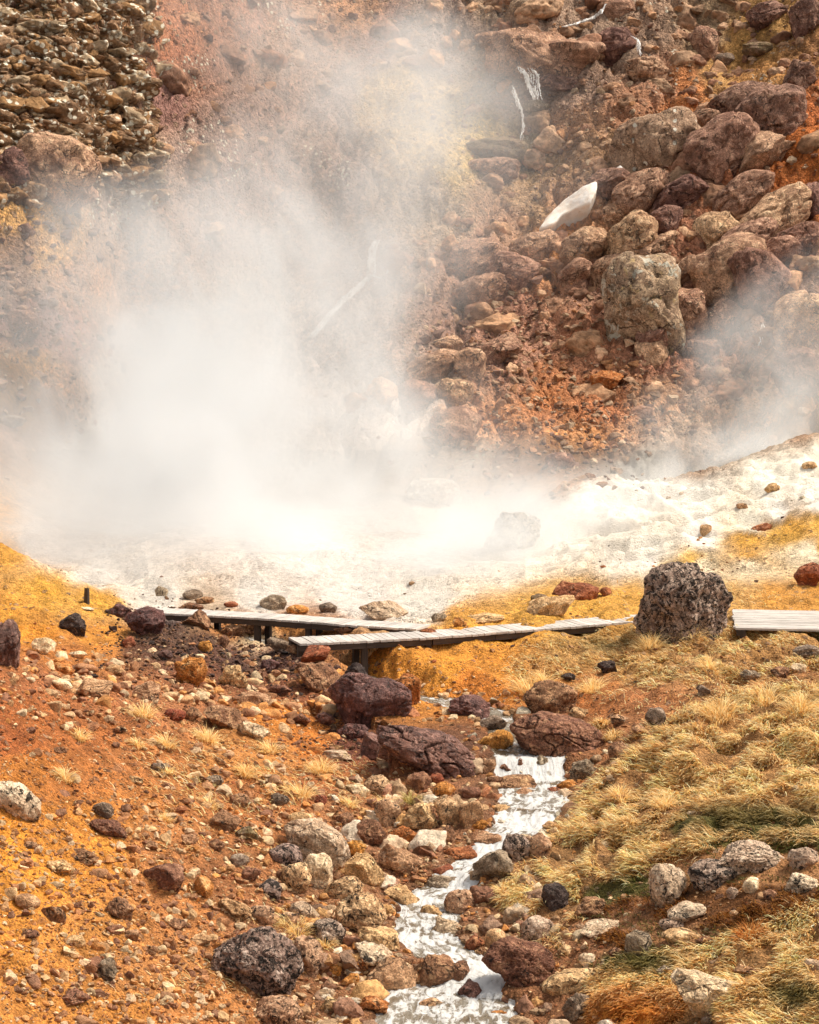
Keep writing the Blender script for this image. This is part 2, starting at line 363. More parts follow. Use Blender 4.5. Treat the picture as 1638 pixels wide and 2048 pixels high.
# ---------------------------------------------------------------- terrain mineral colours
zc = """0 1100 .60 .30 .055|100 1180 .60 .31 .05|0 1240 .58 .27 .045|190 1200 .60 .31 .05|60 1250 .57 .26 .05|200 1270 .50 .24 .06|120 1300 .45 .21 .07
300 1290 .10 .055 .04|400 1290 .09 .05 .04|450 1320 .085 .05 .045|550 1330 .09 .05 .045|330 1250 .10 .06 .05|380 1340 .20 .09 .05|520 1370 .20 .09 .055|600 1400 .22 .095 .05|690 1500 .16 .07 .05
60 1360 .33 .15 .07|30 1400 .32 .13 .05|100 1450 .34 .14 .05|200 1450 .33 .14 .05|40 1550 .42 .19 .05|150 1560 .40 .18 .06|200 1420 .36 .17 .08|0 1480 .32 .12 .045
300 1400 .36 .18 .09|400 1400 .36 .18 .09|300 1500 .38 .18 .07|450 1500 .42 .22 .08|560 1440 .50 .23 .06|620 1490 .48 .20 .05|560 1520 .42 .22 .08|500 1600 .36 .17 .07|650 1550 .35 .15 .06
0 1700 .58 .28 .05|150 1650 .52 .25 .06|200 1700 .55 .27 .06|60 1760 .56 .28 .055|300 1700 .38 .19 .08|350 1800 .40 .20 .08|150 1850 .50 .26 .08|0 1850 .52 .26 .06|300 1950 .44 .23 .09|100 2000 .50 .25 .07|400 2030 .42 .21 .08|250 2030 .5 .25 .07
450 1750 .30 .15 .07|560 1640 .36 .18 .08|560 1850 .26 .14 .08|700 1800 .24 .14 .08|700 1620 .30 .16 .08|620 2000 .24 .13 .07|830 1700 .26 .15 .09
900 1500 .15 .08 .05|1000 1600 .22 .13 .08|1100 1450 .2 .11 .07|1000 1750 .24 .14 .08|1000 1900 .24 .14 .08|850 2000 .24 .15 .10|1100 1950 .24 .13 .07|1250 1440 .3 .16 .08
800 1330 .60 .30 .06|900 1340 .60 .31 .06|1000 1330 .58 .29 .06|950 1370 .52 .22 .05|1040 1310 .56 .30 .07|1100 1360 .45 .22 .07|1200 1370 .38 .18 .07|1300 1400 .34 .17 .08|1180 1400 .36 .16 .06
1100 1220 .62 .33 .06|1200 1210 .62 .33 .06|1000 1250 .60 .31 .06|1250 1200 .62 .33 .07|950 1250 .6 .3 .06
1150 1300 .44 .29 .11|1300 1330 .46 .30 .12|1500 1300 .42 .24 .09|1600 1330 .36 .2 .09|1500 1340 .38 .22 .1|1400 1350 .36 .2 .1
1550 1200 .58 .28 .06|1450 1190 .55 .31 .09|1638 1180 .55 .26 .05|1638 1100 .60 .30 .05|1500 1120 .60 .31 .06|1350 1160 .55 .36 .12|1638 1050 .60 .34 .07|1560 1070 .60 .34 .07|1400 1130 .60 .36 .09|1500 1085 .60 .32 .06|1330 1145 .60 .36 .1|1580 1055 .60 .32 .06
1500 1130 .72 .62 .42|1600 1105 .72 .62 .42|1420 1140 .72 .62 .42
500 1200 .72 .68 .58|300 1190 .66 .62 .52|700 1180 .78 .74 .64|400 1215 .55 .42 .28|560 1255 .42 .2 .07|450 1252 .42 .2 .08|640 1262 .36 .18 .08|500 1283 .6 .5 .38|600 1100 .80 .76 .66|200 1150 .74 .7 .6|850 1200 .78 .74 .62|100 1080 .72 .68 .6|300 1000 .74 .7 .62
1000 1100 .80 .76 .64|1100 1080 .84 .80 .66|1200 1000 .84 .81 .68|1300 1100 .80 .76 .62|1400 1000 .84 .81 .68|1550 960 .84 .81 .66|1638 950 .84 .80 .64|1500 1050 .78 .74 .58|1638 995 .82 .78 .66|1560 1025 .82 .78 .66|1420 1080 .82 .78 .66|1300 1130 .82 .78 .66|900 1100 .8 .76 .66|1300 970 .84 .81 .68
1400 920 .34 .22 .13|1150 950 .40 .20 .08|950 930 .66 .52 .38|900 900 .60 .45 .32|970 1000 .60 .38 .20|880 1030 .66 .58 .46|780 1050 .72 .66 .56|1050 1000 .40 .25 .14
1000 850 .36 .17 .075|1100 800 .36 .15 .06|1200 800 .34 .14 .06|1150 700 .34 .155 .08|1050 700 .30 .16 .10|1000 620 .29 .145 .09|900 640 .27 .16 .11|1100 900 .40 .19 .07|1200 880 .38 .18 .07|1000 900 .42 .22 .10|850 700 .3 .2 .14
1300 800 .36 .20 .10|1500 850 .34 .20 .11|1600 800 .36 .20 .10|1450 700 .28 .15 .09|1550 620 .24 .15 .10|1300 700 .26 .12 .07
1450 400 .33 .12 .045|1620 300 .38 .12 .03|1580 330 .34 .11 .03|1450 370 .28 .11 .05|1638 200 .34 .11 .035|1350 450 .24 .11 .06|1250 420 .24 .12 .065|1500 500 .20 .10 .06|1200 550 .25 .14 .09|1400 620 .2 .1 .06
1120 450 .50 .22 .07|1100 475 .48 .22 .08|1150 400 .32 .19 .11|1050 400 .30 .19 .10|1000 450 .30 .18 .11
1350 190 .42 .17 .06|1250 220 .34 .17 .09|1300 160 .28 .16 .10|1450 130 .38 .22 .08|1500 150 .36 .18 .06|1500 90 .34 .19 .06|1550 60 .32 .18 .06|1400 60 .30 .21 .12|1638 100 .3 .15 .06|1580 100 .26 .13 .05
1100 300 .24 .15 .07|1150 250 .26 .14 .07|1200 300 .24 .14 .07|1050 320 .24 .17 .08|1050 180 .22 .14 .10|1150 150 .24 .16 .11|1250 100 .26 .18 .12|1150 50 .27 .19 .13|1300 50 .26 .17 .11|1050 60 .28 .20 .14|1000 20 .3 .21 .13
900 300 .42 .30 .12|850 250 .45 .32 .13|780 170 .48 .34 .15|920 270 .46 .34 .14|850 100 .28 .2 .15|900 50 .25 .17 .12|750 80 .26 .15 .11|850 400 .3 .22 .14
700 30 .34 .18 .09|600 20 .30 .17 .10|500 30 .28 .14 .08|400 40 .27 .13 .07|550 100 .28 .18 .12|350 100 .34 .15 .08|330 60 .36 .16 .08|400 160 .30 .16 .10|340 200 .24 .13 .10|500 200 .27 .17 .12|650 200 .28 .19 .14
100 30 .24 .15 .07|200 20 .28 .15 .06|50 100 .17 .10 .05|200 100 .19 .11 .055|100 200 .17 .10 .05|250 150 .19 .12 .07|50 260 .12 .07 .04|200 250 .22 .135 .07|20 330 .12 .065 .045|150 320 .22 .15 .09|280 300 .27 .19 .13|100 390 .22 .15 .10|250 380 .25 .17 .12
20 380 .42 .24 .08|60 430 .44 .25 .08|100 480 .44 .26 .10|30 480 .20 .12 .07|20 560 .20 .13 .09|150 560 .30 .18 .11|200 600 .38 .22 .12|50 650 .18 .10 .08|120 680 .27 .14 .10|60 740 .34 .19 .07|30 800 .36 .21 .09|100 800 .34 .19 .10|0 850 .26 .17 .12
400 280 .27 .18 .13|500 350 .28 .18 .13|400 450 .30 .19 .13|600 450 .3 .2 .14|700 350 .28 .19 .14|700 500 .32 .22 .15|500 600 .35 .26 .18|700 650 .4 .31 .24|500 800 .55 .48 .4|700 800 .5 .42 .34|250 750 .45 .36 .27|200 900 .6 .54 .44|800 900 .58 .5 .4"""
ZC = np.array([[float(q) for q in p.split()] for p in zc.replace('\n', '|').split('|')])
pw = V * np.array([1, .6, 1.6])[None, None] * (20 / GY[..., None])
n1 = fbm(pw * 1.1, 4, .6); n2 = fbm(pw * 1.1 + 40, 4, .6)
zu = U_ + n1 * 34; zv = V_ + n2 * np.where(V_ > 1050, 16, 30)
colr = np.zeros(V.shape); wsum = np.zeros(U_.shape)
for u, v, r, g, b in ZC:
    w = 1 / (((zu - u) ** 2 + ((zv - v) * np.where(V_ > 1050, 1.6, 1.0)) ** 2) + 120) ** 2.2
    colr += w[..., None] * np.array([r, g, b]); wsum += w
colr /= wsum[..., None]
colr[..., 1] *= np.where(V_ > 1290, .90, .96); colr = np.where((V_ > 1250)[..., None], colr * np.array([1.12, 1.0, .75]), colr); colr = np.where(colr[..., 2:3] > .5, colr * np.where(GU > 1050, .93, .80)[..., None], colr)
colr = np.where((V_ < 900)[..., None] & (GY > 57)[..., None], colr * 1.38, colr)
# dirt under grass
m = (gr * (1 - sstep(.35, .0, np.abs(n1)) * .0))[..., None]
colr = colr * (1 - m * .6) + np.array([.34, .19, .07]) * m * .6
# green-brown moss
mo = (np.exp(-(((U_ - 1500) / 190) ** 2 + ((V_ - 1655) / 38) ** 2)) + np.exp(-(((U_ - 1250) / 110) ** 2 + ((V_ - 1775 + (U_ - 1250) * .25) / 22) ** 2)) + np.exp(-(((U_ - 1290) / 90) ** 2 + ((V_ - 1925) / 30) ** 2)))
rb = np.exp(-(((U_ - 1500) / 190) ** 2 + ((V_ - 1815) / 42) ** 2)) * 1.3 + np.exp(-(((U_ - 1230) / 60) ** 2 + ((V_ - 1880) / 22) ** 2)) + np.exp(-(((U_ - 1195) / 45) ** 2 + ((V_ - 1800) / 25) ** 2)) + np.exp(-(((U_ - 1530) / 150) ** 2 + ((V_ - 1690) / 16) ** 2))
mo = sstep(.3, .6, mo + n1 * .35)[..., None]; rbm = sstep(.35, .65, rb + n2 * .35)[..., None]
colr = colr * (1 - rbm) + np.array([.15, .06, .02]) * rbm
colr = colr * (1 - mo) + np.array([.09, .075, .02]) * mo
ob = np.exp(-(((U_ - 1260) / 110) ** 2 + ((V_ - 2030) / 40) ** 2)); obm = sstep(.3, .7, ob)[..., None]
colr = colr * (1 - obm) + np.array([.55, .2, .03]) * obm
# wet bed
bd = sstep(.25, -.02, SD - SW)[..., None]
colr = colr * (1 - .45 * bd)
lich = ul * sstep(-.1, .35, n2 + .25) + cl * .9 * np.exp(-(((U_ - 430) / 60) ** 2 + ((V_ - 280) / 50) ** 2)) + cl * .8 * sstep(.25, .5, n1) * (GU < 700) * (V_ < 380)
lich += cl * .9 * np.exp(-(((U_ - 940) / 85) ** 2 + ((V_ - 920) / 45) ** 2)) + .5 * tp * (GU > 1000) * sstep(0, .4, n2)
rocky = np.clip(cl * (1 - .5 * soilm) + .3 * md, 0, 1)

def ground_mat():
    t = NT('ground_soil')
    at = t.n('ShaderNodeAttribute', attribute_name='Col').outputs['Color']
    li = t.n('ShaderNodeAttribute', attribute_name='lichen').outputs['Fac']
    far = t.n('ShaderNodeAttribute', attribute_name='far').outputs['Fac']
    wh = t.n('ShaderNodeAttribute', attribute_name='chalk').outputs['Fac']
    P = t.n('ShaderNodeNewGeometry').outputs['Position']
    # coarser grain for the distant face
    sc1 = t.ss(far, 0, 1, 1.0, .33)
    v = t.n('ShaderNodeVectorMath', {0: P, 'Scale': sc1}, operation='SCALE').outputs[0]
    n_a = t.noise(v, 2.2, 6, .68, .4); n_b = t.noise(v, 14, 5, .7, .2); n_c = t.noise(v, 60, 3, .7)
    vo = t.n('ShaderNodeTexVoronoi', {'Vector': v, 'Scale': 26.0, 'Randomness': 1.0})
    cellr = t.n('ShaderNodeSeparateColor', {0: vo.outputs['Color']}).outputs
    vo2 = t.n('ShaderNodeTexVoronoi', {'Vector': t.mix(.06, v, t.noise(v, 6, 3, .6, 0, 'Color')), 'Scale': 9.0})
    c2 = t.n('ShaderNodeSeparateColor', {0: vo2.outputs['Color']}).outputs
    notw = t.math('SUBTRACT', 1.0, t.math('MULTIPLY', wh, .85))
    br = t.ss(n_a, .3, .7, .74, 1.28)
    br = t.math('MULTIPLY', br, t.ss(n_b, .3, .7, .80, 1.22))
    grain = t.math('MULTIPLY', t.ss(n_c, .3, .7, .72, 1.3), t.math('ADD', .70, t.math('MULTIPLY', cellr[0], .55)))
    br = t.math('MULTIPLY', br, grain)
    br = t.math('ADD', t.math('MULTIPLY', br, notw), t.math('SUBTRACT', 1.0, notw))
    col = t.mix(1.0, at, t.n('ShaderNodeCombineColor', {0: br, 1: br, 2: br}).outputs[0], 'MULTIPLY')
    # scattered dark and pale chips
    chip = t.math('MULTIPLY', t.ss(c2[0], .70, .74), t.math('MULTIPLY', t.ss(vo2.outputs['Distance'], .42, .34), t.ss(n_a, .42, .58)))
    col = t.mix(t.math('MULTIPLY', chip, t.math('MULTIPLY', notw, .7)), col, t.mix(c2[1], (.10, .05, .035), (.50, .34, .22)))
    # lichen: white dots in drifts
    lv = t.n('ShaderNodeTexVoronoi', {'Vector': P, 'Scale': 5.2, 'Randomness': 1.0})
    ls = t.n('ShaderNodeSeparateColor', {0: lv.outputs['Color']}).outputs
    lf = t.math('MULTIPLY', t.ss(lv.outputs['Distance'], .44, .30), t.ss(ls[0], .42, .46))
    lf = t.math('MULTIPLY', lf, t.ss(t.math('ADD', t.noise(P, .9, 4, .7), t.math('MULTIPLY', li, .4)), .62, .78))
    lf = t.math('MULTIPLY', lf, t.ss(li, .05, .5))
    col = t.mix(lf, col, (.72, .64, .50))
    h = t.math('ADD', t.math('MULTIPLY', n_b, 1.3), t.math('MULTIPLY', n_c, .4))
    h = t.math('ADD', h, t.math('MULTIPLY', t.ss(vo.outputs['Distance'], .6, .0), .5))
    h = t.math('ADD', h, t.math('MULTIPLY', chip, .8)); h = t.math('ADD', h, t.math('MULTIPLY', lf, .3))
    dd = t.math('MULTIPLY', t.ss(far, 0, 1, .045, .15), t.math('SUBTRACT', 1.0, t.math('MULTIPLY', wh, .45)))
    m = t.surf(col, .92, h, .03, 1.0, .2)
    bp = [n for n in t.t.nodes if n.bl_idname == 'ShaderNodeBump'][0]; t.t.links.new(dd, bp.inputs['Distance'])
    return m
chalk = np.clip((colr[..., 2] - .35) / .2, 0, 1) * (GY > 33)
g_me = mk_mesh('terrain', V.reshape(-1, 3), grid_faces(*GX.shape), ground_mat(),
               {'Col': colr.reshape(-1, 3).astype(np.float32), 'lichen': lich.ravel(), 'far': cl.ravel(), 'chalk': chalk.ravel()})
terr = link('terrain', g_me, kind='structure')

# ---------------------------------------------------------------- stream water
ex = (SD < SW + .30) & (GY < 37.5)
fid = grid_faces(*GX.shape); keep = ex.ravel()[fid].all(1); fid = fid[keep]; used = np.unique(fid)
remap = np.full(GX.size, -1); remap[used] = np.arange(len(used))
wx, wy = GX.ravel()[used], GY.ravel()[used]; wz = SZ.ravel()[used]; wl = SL.ravel()[used]; wd = SD.ravel()[used]
turb = fbm(np.stack([wx * 4, wy * 2.2, 0 * wx], -1), 3)
wz = wz + .018 * turb + .012 * perlin(np.stack([wx * 16, wy * 7, 0 * wx], -1)) + .01 * perlin(np.stack([wx * 34, wy * 20, 0 * wx], -1))
slope = np.abs(np.gradient(np.interp(np.linspace(0, SL.max(), 600), np.sort(wl)[::200], wz[np.argsort(wl)][::200])))
sl = np.interp(wl, np.linspace(0, SL.max(), 600), np.convolve(slope, np.ones(9) / 9, 'same')); sl = np.clip(sl / (np.percentile(sl, 90) + 1e-6), 0, 1)
def water_mat(name='milky_water'):
    t = NT(name)
    fl = t.n('ShaderNodeAttribute', attribute_name='flow').outputs['Vector']
    fo = t.n('ShaderNodeAttribute', attribute_name='foam').outputs['Fac']
    P = t.n('ShaderNodeNewGeometry').outputs['Position']
    st_ = t.n('ShaderNodeMapping', {'Vector': fl, 'Scale': (1.5, 3.6, 1.0)}).outputs[0]
    a = t.noise(st_, 3.0, 5, .65, .8); b = t.noise(P, 9, 4, .65, .6)
    f = t.ss(t.math('ADD', t.math('ADD', a, t.math('MULTIPLY', b, .6)), t.math('MULTIPLY', fo, .36)), .90, 1.10)
    dark = t.ss(t.noise(P, 2.3, 4, .6), .35, .62)
    base = t.mix(dark, (.13, .09, .05), (.23, .20, .155))
    col = t.mix(f, base, (.58, .575, .56))
    h = t.math('ADD', a, t.math('MULTIPLY', b, .7))
    return t.surf(col, t.ss(f, 0, 1, .12, .6), h, .035, .8, .5)
flow = np.stack([wl, wd, 0 * wl], -1)
w_me = mk_mesh('water', np.stack([wx, wy, wz], -1), remap[fid], water_mat(), {'flow': flow, 'foam': sl})
link('stream_water', w_me, kind='structure')

# ---------------------------------------------------------------- rocks
def icosphere(n):
    bmod = __import__('bmesh'); bm = bmod.new(); bmod.ops.create_icosphere(bm, subdivisions=n, radius=1.0)
    bm.verts.ensure_lookup_table(); Vv = np.array([v.co[:] for v in bm.verts]); Ff = np.array([[v.index for v in f_.verts] for f_ in bm.faces]); bm.free(); return Vv, Ff
ICO = {n: icosphere(n) for n in (1, 2, 3, 4, 5, 6)}
def rock_pts(n, seed, style):
    r = np.random.default_rng(seed); P = ICO[n][0].copy()
    o = r.random(3) * 60
    cuts = {'round': 5, 'pillow': 7, 'block': 10, 'rough': 9, 'slab': 11, 'pit': 6, 'chip': 7}[style]
    lo, hi = {'round': (.72, .92), 'pillow': (.70, .93), 'block': (.40, .74), 'rough': (.52, .85), 'slab': (.45, .8), 'pit': (.64, .9), 'chip': (.28, .62)}[style]
    N = r.normal(size=(cuts, 3)); N /= np.linalg.norm(N, axis=1)[:, None]
    P *= (1 + .22 * perlin(P * .9 + o))[:, None]
    for k_, nn in enumerate(N):
        d = P @ nn; off = r.uniform(lo, hi); ex_ = np.maximum(0, d - off)
        P -= nn * (ex_ * (.96 if style in ('block', 'slab', 'chip') else .85))[:, None]
    am = {'round': .65, 'pillow': .7, 'block': .7, 'rough': 1.3, 'slab': .9, 'pit': .95, 'chip': .7}[style]
    D = .13 * perlin(P * 1.7 + o) + .07 * perlin(P * 3.6 + o)
    if n >= 3: D += .035 * perlin(P * 8 + o)
    if n >= 4: D += .020 * perlin(P * 17 + o)
    if n >= 5: D += .013 * perlin(P * 34 + o)
    D = D * am
    if n >= 4:                                           # open joints
        c = np.abs(perlin(P * 1.35 + o + 9)); D -= {'pillow': .17, 'rough': .13, 'block': .08}.get(style, .05) * (1 - sstep(.0, .05, c))
        c = np.abs(perlin(P * 2.9 + o + 19)); D -= {'pillow': .08, 'rough': .09, 'block': .05}.get(style, .025) * (1 - sstep(.0, .07, c))
    if style == 'pit' and n >= 4:
        h = perlin(P * 7.5 + o); D -= .065 * sstep(.22, .42, h); h = perlin(P * 13 + o); D -= .04 * sstep(.2, .42, h)
    L = np.linalg.norm(P, axis=1)[:, None]
    P = P + P / L * D[:, None]
    if style == 'slab': P[:, 2] *= .8
    mn, mx = P.min(0), P.max(0)
    return (P - (mn + mx) / 2) / (mx - mn) * 2           # unit half extents
_seed = [100]
THINGS = []                                             # dicts of everything that wants a label
def rock(u, v, w, h, style, mat, rot=0, name='boulder', short=None, label=None, group=None, depth=.8, sink=.0):
    """a rock whose outline spans w x h pixels of the photograph around (u, v)"""
    _seed[0] += 1; seed = _seed[0]
    vb = v + h * .40
    g = hit(u, vb)[0]; Y = g[1]
    if Y < 58:
        Yc = Y + w / F * Y * depth * .32
    else: Yc = Y + .1 * w / F * Y
    c = atY(u, v, Yc)
    W, Hh = w / F * Yc, h / F * Yc
    n = 6 if w > 135 and Y < 58 else 5 if w > 55 else 4
    Hz = Hh * (1.04 if Y < 58 else 1.25); W = W * (1 if Y < 58 else 1.22)
    Hz = max(Hz, Hh * .7)
    P = rock_pts(n, seed, style)
    a = math.radians(rot)
    # half extents in the rock's own frame so that the turned outline still spans w x h
    ca, sa = abs(math.cos(a)), abs(math.sin(a))
    if rot:
        if Y > 58: hx, hz = W / 2, max(Hz, W * .5) / 2
        elif abs(rot) < 38 and W > Hz:
            c2, s2 = ca * ca, sa * sa; L = math.sqrt(max((c2 * W * W - s2 * Hz * Hz) / (c2 - s2), W * W * .8)); T = math.sqrt(max((c2 * Hz * Hz - s2 * W * W) / (c2 - s2), (.5 * L) ** 2)); hx, hz = L / 2, T / 2
        else: hx, hz = W / 2, Hz / 2
    else: hx, hz = W / 2, Hz / 2
    P = P * np.array([hx, max(hx, hz) * depth * .95, hz])
    if rot:
        x, z = P[:, 0].copy(), P[:, 2].copy(); P[:, 0] = x * math.cos(a) - z * math.sin(a); P[:, 2] = x * math.sin(a) + z * math.cos(a)
        if Y < 58: P[:, 0] *= (W / 2) / (np.ptp(P[:, 0]) / 2); P[:, 2] *= (Hz / 2) / (np.ptp(P[:, 2]) / 2)
    # a foot that reaches into the ground
    ft = P[:, 2] < -.35 * Hz / 2; P[ft, 2] -= (-.35 * Hz / 2 - P[ft, 2]) * .55
    me = mk_mesh(name, P, ICO[n][1], M[mat])
    o = link(name, me); o.location = (c[0], c[1], c[2] + sink)
    THINGS.append(dict(o=o, u=u, v=v, w=w, h=h, mat=mat, short=short, label=label, kind=name, group=group))
    return o

HERO = """
145 1248 58 46 rough black 0|black hillside boulder|black boulder half sunk in the ochre hillside below the wooden post
290 1245 88 62 rough dark 0|dark mound boulder|dark purple brown boulder on top of the black gravel mound
8 1288 66 100 rough dark 0|dark edge boulder|dark boulder at the left edge where red scree meets ochre slope
86 1293 50 36 block pale 0|white chip rock|pale angular rock beside the dark boulder at the left edge
383 1343 66 60 rough orange 0|upright orange boulder|upright orange boulder standing in the middle of the upper left scree
190 1377 72 44 block tan -15|blocky tan boulder|blocky tan boulder at the head of the left scree
290 1383 62 44 block tan 0|flat faced tan boulder|
466 1352 62 46 rough tan 0|rough tan boulder|
445 1438 78 50 block brown -10|brown wedge boulder|brown wedge shaped boulder with dry grass growing at its foot
508 1462 68 36 block pale -10|pale slab by sand|pale broken slab beside the bare orange sand
635 1357 92 64 rough brown -10|iron brown boulder|
632 1312 62 44 block red 15|rusty block by boardwalk|rusty red block tucked under the corner of the boardwalk
720 1308 86 46 block tan 10|cracked tan boulder|cracked tan boulder leaning against the boardwalk edge
738 1408 172 122 pillow dark -8|great purple boulder|huge dark purple boulder with a split top left of the upper stream
856 1503 214 122 pillow dark -28|long black outcrop|long dark jointed outcrop sloping down to the upper waterfall
805 1385 76 68 block orange 10|two tone block|angular orange and tan block beside the huge purple boulder
743 1492 50 56 block dark 0|small dark cube|
547 1206 56 34 round grey 0|grey dome behind boardwalk|grey domed boulder on the white flat behind the boardwalk
767 1222 100 42 block pale -10|pink slab boulder|long pinkish white boulder lying behind the boardwalk junction
656 1216 38 22 round grey 0|dark cap stone|
323 1183 28 22 round grey 0|lone grey stone|lone grey stone at the edge of the steam on the white flat
1365 1212 200 176 pit brownp 0|great pitted boulder|huge pitted lava boulder standing beside the right boardwalk
1151 1182 96 40 block red 15|rusty wedge boulder|rusty wedge shaped boulder lying on the ochre mound
1099 1212 102 46 slab tan 22|tan ramp slab|tan ramp shaped slab leaning on the ochre mound
1619 1152 66 54 pit red 20|pink edge boulder|pinkish boulder at the right edge above the right boardwalk
939 1412 88 46 rough dark 0|black stream boulder|dark boulder in the pool upstream of the waterfall
1101 1398 110 74 pit brown 0|mossy cracked boulder|round dark cracked boulder with mossy top beside straw tufts
1214 1335 40 30 rough black 10|black tuft stone|black jagged stone sticking out of the slope below the pitted boulder
1136 1355 30 20 rough black 0|little black stone|
1113 1476 196 98 pillow brown -6|broad brown boulder|broad rounded brown boulder directly above the waterfall lip
990 1484 78 52 block orange 10|orange spillway block|orange block beside the spillway above the waterfall
983 1450 62 36 block grey 0|grey spillway slab|
1311 1435 44 40 round grey 0|round grey cobble|round grey cobble at the top of the straw bank
1167 1540 62 46 rough grey 0|waterfall side rock|
1035 1570 98 42 block brown 0|mid stream brown rock|flat brown rock in midstream just under the waterfall
633 1683 136 98 round pale -28|great pale boulder|largest smooth pale boulder with dark capped top left of stream
569 1712 78 50 round brownp 0|brown round boulder|
633 1744 68 76 round pale 0|pale egg boulder|pale egg shaped boulder below the largest smooth pale boulder
589 1757 66 70 round tanp -30|leaning grey tan boulder|
729 1739 82 68 block tan 0|square tan boulder|
802 1722 90 66 rough tan -20|tan stream bank boulder|
690 1778 80 54 pit tanp 0|flat topped pitted boulder|
722 1826 110 88 pit tanp 0|round pitted boulder|big round tan pitted boulder at the left bank of the middle pool
761 1880 88 62 rough tan -25|sloping tan boulder|
747 1903 80 44 slab palep -25|pale pitted slab|pale pitted slab lying against the sloping tan boulder by water
617 1914 66 84 pit tanp 0|tall pitted boulder|
516 1925 192 158 pit brownp -15|great black spotted boulder|largest foreground boulder heavily spotted with black lichen
553 2027 108 64 pit tanp 0|bottom pitted boulder|tan pitted boulder cut by the bottom edge left of stream
784 1955 110 84 round tan 10|pool boulder|big smooth tan boulder standing in the lowest pool
873 1950 86 88 pit brown 0|brown pool boulder|brown pitted boulder right against the smooth tan pool boulder
942 1985 56 54 rough dark 0|dark pool boulder|dark purple rock at the right end of the pool boulders
1040 1928 156 100 pit brown -10|brown pyramid boulder|brown pyramid shaped boulder right of the lowest waterfall
921 1808 68 60 round tanp 0|round midstream boulder|
962 1794 58 44 rough brown 0|brown midstream neighbour|
1075 1858 72 58 round palep 0|pale bank boulder|pale rounded boulder on the right bank among small rocks
898 1858 76 52 rough pale -10|pinkish wet boulder|
807 1796 82 56 block tan -30|tilted stream rock|
889 1771 84 42 rough grey 0|overflowed grey rock|grey rock with white water running over both sides
880 1741 54 26 block red -5|bright red rock|small bright red rock balanced at the edge of the cascade
985 1737 84 66 slab grey 32|black capped slab|tilted slab with black underside beside the middle cascade
1033 1696 60 64 round brownp 0|left twin boulder|left one of two round boulders at the foot of straw bank
1079 1693 50 58 round tanp 0|right twin boulder|right one of two round boulders at the foot of straw bank
921 1712 70 40 block red 0|reddish cascade rock|
962 1683 94 34 slab tan 8|long tan ledge|
940 1629 52 64 block tan -30|upright tan slab|
894 1625 56 64 block tanp 0|split tan block|
839 1636 80 62 rough tan 0|broad tan rock|
775 1625 56 64 round tanp 0|greyish round rock|
743 1667 64 56 pit brown 0|dark knobbly rock|
807 1668 64 30 rough orange 0|orange knobbly rock|
710 1700 46 40 rough orange 0|bright orange rock|bright orange rock wedged beside the largest smooth pale boulder
1109 1794 58 54 pit black -30|black grass boulder|black pitted boulder alone on the straw grass bank
655 1868 76 58 pit brownp 0|spotted brown boulder|
1501 1718 140 66 pit palep 0|long pale lichen boulder|long pale pitted boulder on the mossy slope at the right
1426 1751 104 64 pit brownp 0|brown mossy neighbour|
1336 1773 78 94 pit palep 20|upright speckled boulder|upright pale boulder speckled black on the mossy right slope
1607 1717 66 48 pit palep 0|upper right pale boulder|
1603 1768 70 44 pit palep 0|lower right pale boulder|
1374 1825 84 44 round palep 15|smooth pale boulder|
1364 1873 84 34 round tan 0|low tan boulder|
1276 1890 56 56 round grey 20|leaning grey boulder|
1419 1992 162 92 block pale -15|white topped block|big angular white topped block in the straw at lower right
1140 1962 118 56 round tan 20|wavy tan boulder|
30 1597 104 84 pit palep -35|left edge slope boulder|pale pitted boulder at the left edge on the orange slope
450 1642 68 48 rough brown 0|brown slope boulder|
328 1757 90 60 block brown 15|brown split boulder|brown split boulder alone on the lower left slope
405 1775 44 46 block orange 0|orange upright stone|
165 1712 68 30 rough brown -8|low brown stone|
215 1655 84 38 rough brown -15|sunken brown stone|
145 1995 80 34 rough brown 0|bottom left brown rock|
1311 292 152 108 pillow cliffdot 12|white dotted pillow rock|egg shaped cliff boulder dotted with white lichen
1545 238 136 112 pillow cliffd 30|dark upper crag|
1444 292 132 92 pillow cliff 35|big leaning pillow rock|
1510 318 156 46 slab cliff 28|rusty cliff slab|long rusty slab along the lower rim of the dark crag
1290 606 162 176 pillow clifflich 30|great lichen pillow|largest cliff boulder with yellow and pale lichen patches
1421 588 40 58 rough cliffw 0|white cliff chip|small white rock wedged between two dark cliff boulders
1462 540 136 102 pillow clifft 25|cracked ochre pillow|
1550 432 140 74 pillow clifft 30|upper tan pillow|
912 855 90 68 round clifft 10|lone cliff base boulder|lone rounded tan boulder at the foot of the red scree
1209 760 66 18 slab orange 15|yellow scree slab|thin yellow slab lying on the red scree slope
1024 1062 118 84 rough cliffw 20|misty white boulder|large pale boulder half lost in steam beside the white mound
1412 1061 26 25 round tan 0|white mound cobble|round tan stone alone on the white sulphur mound
1073 214 46 24 round grey 0|waterfall foot stone|grey rounded stone directly under the upper cliff waterfall
1100 127 180 24 slab cliff 5|waterfall ledge|long flat ledge the upper cliff waterfall drops from
1215 370 86 56 pillow cliffd 28|snow side boulder|dark boulder at the upper tip of the snow patch
950 526 136 78 pillow cliff 15|misty cracked outcrop|
875 737 116 50 pillow cliff 20|lower misty pillow|
"""
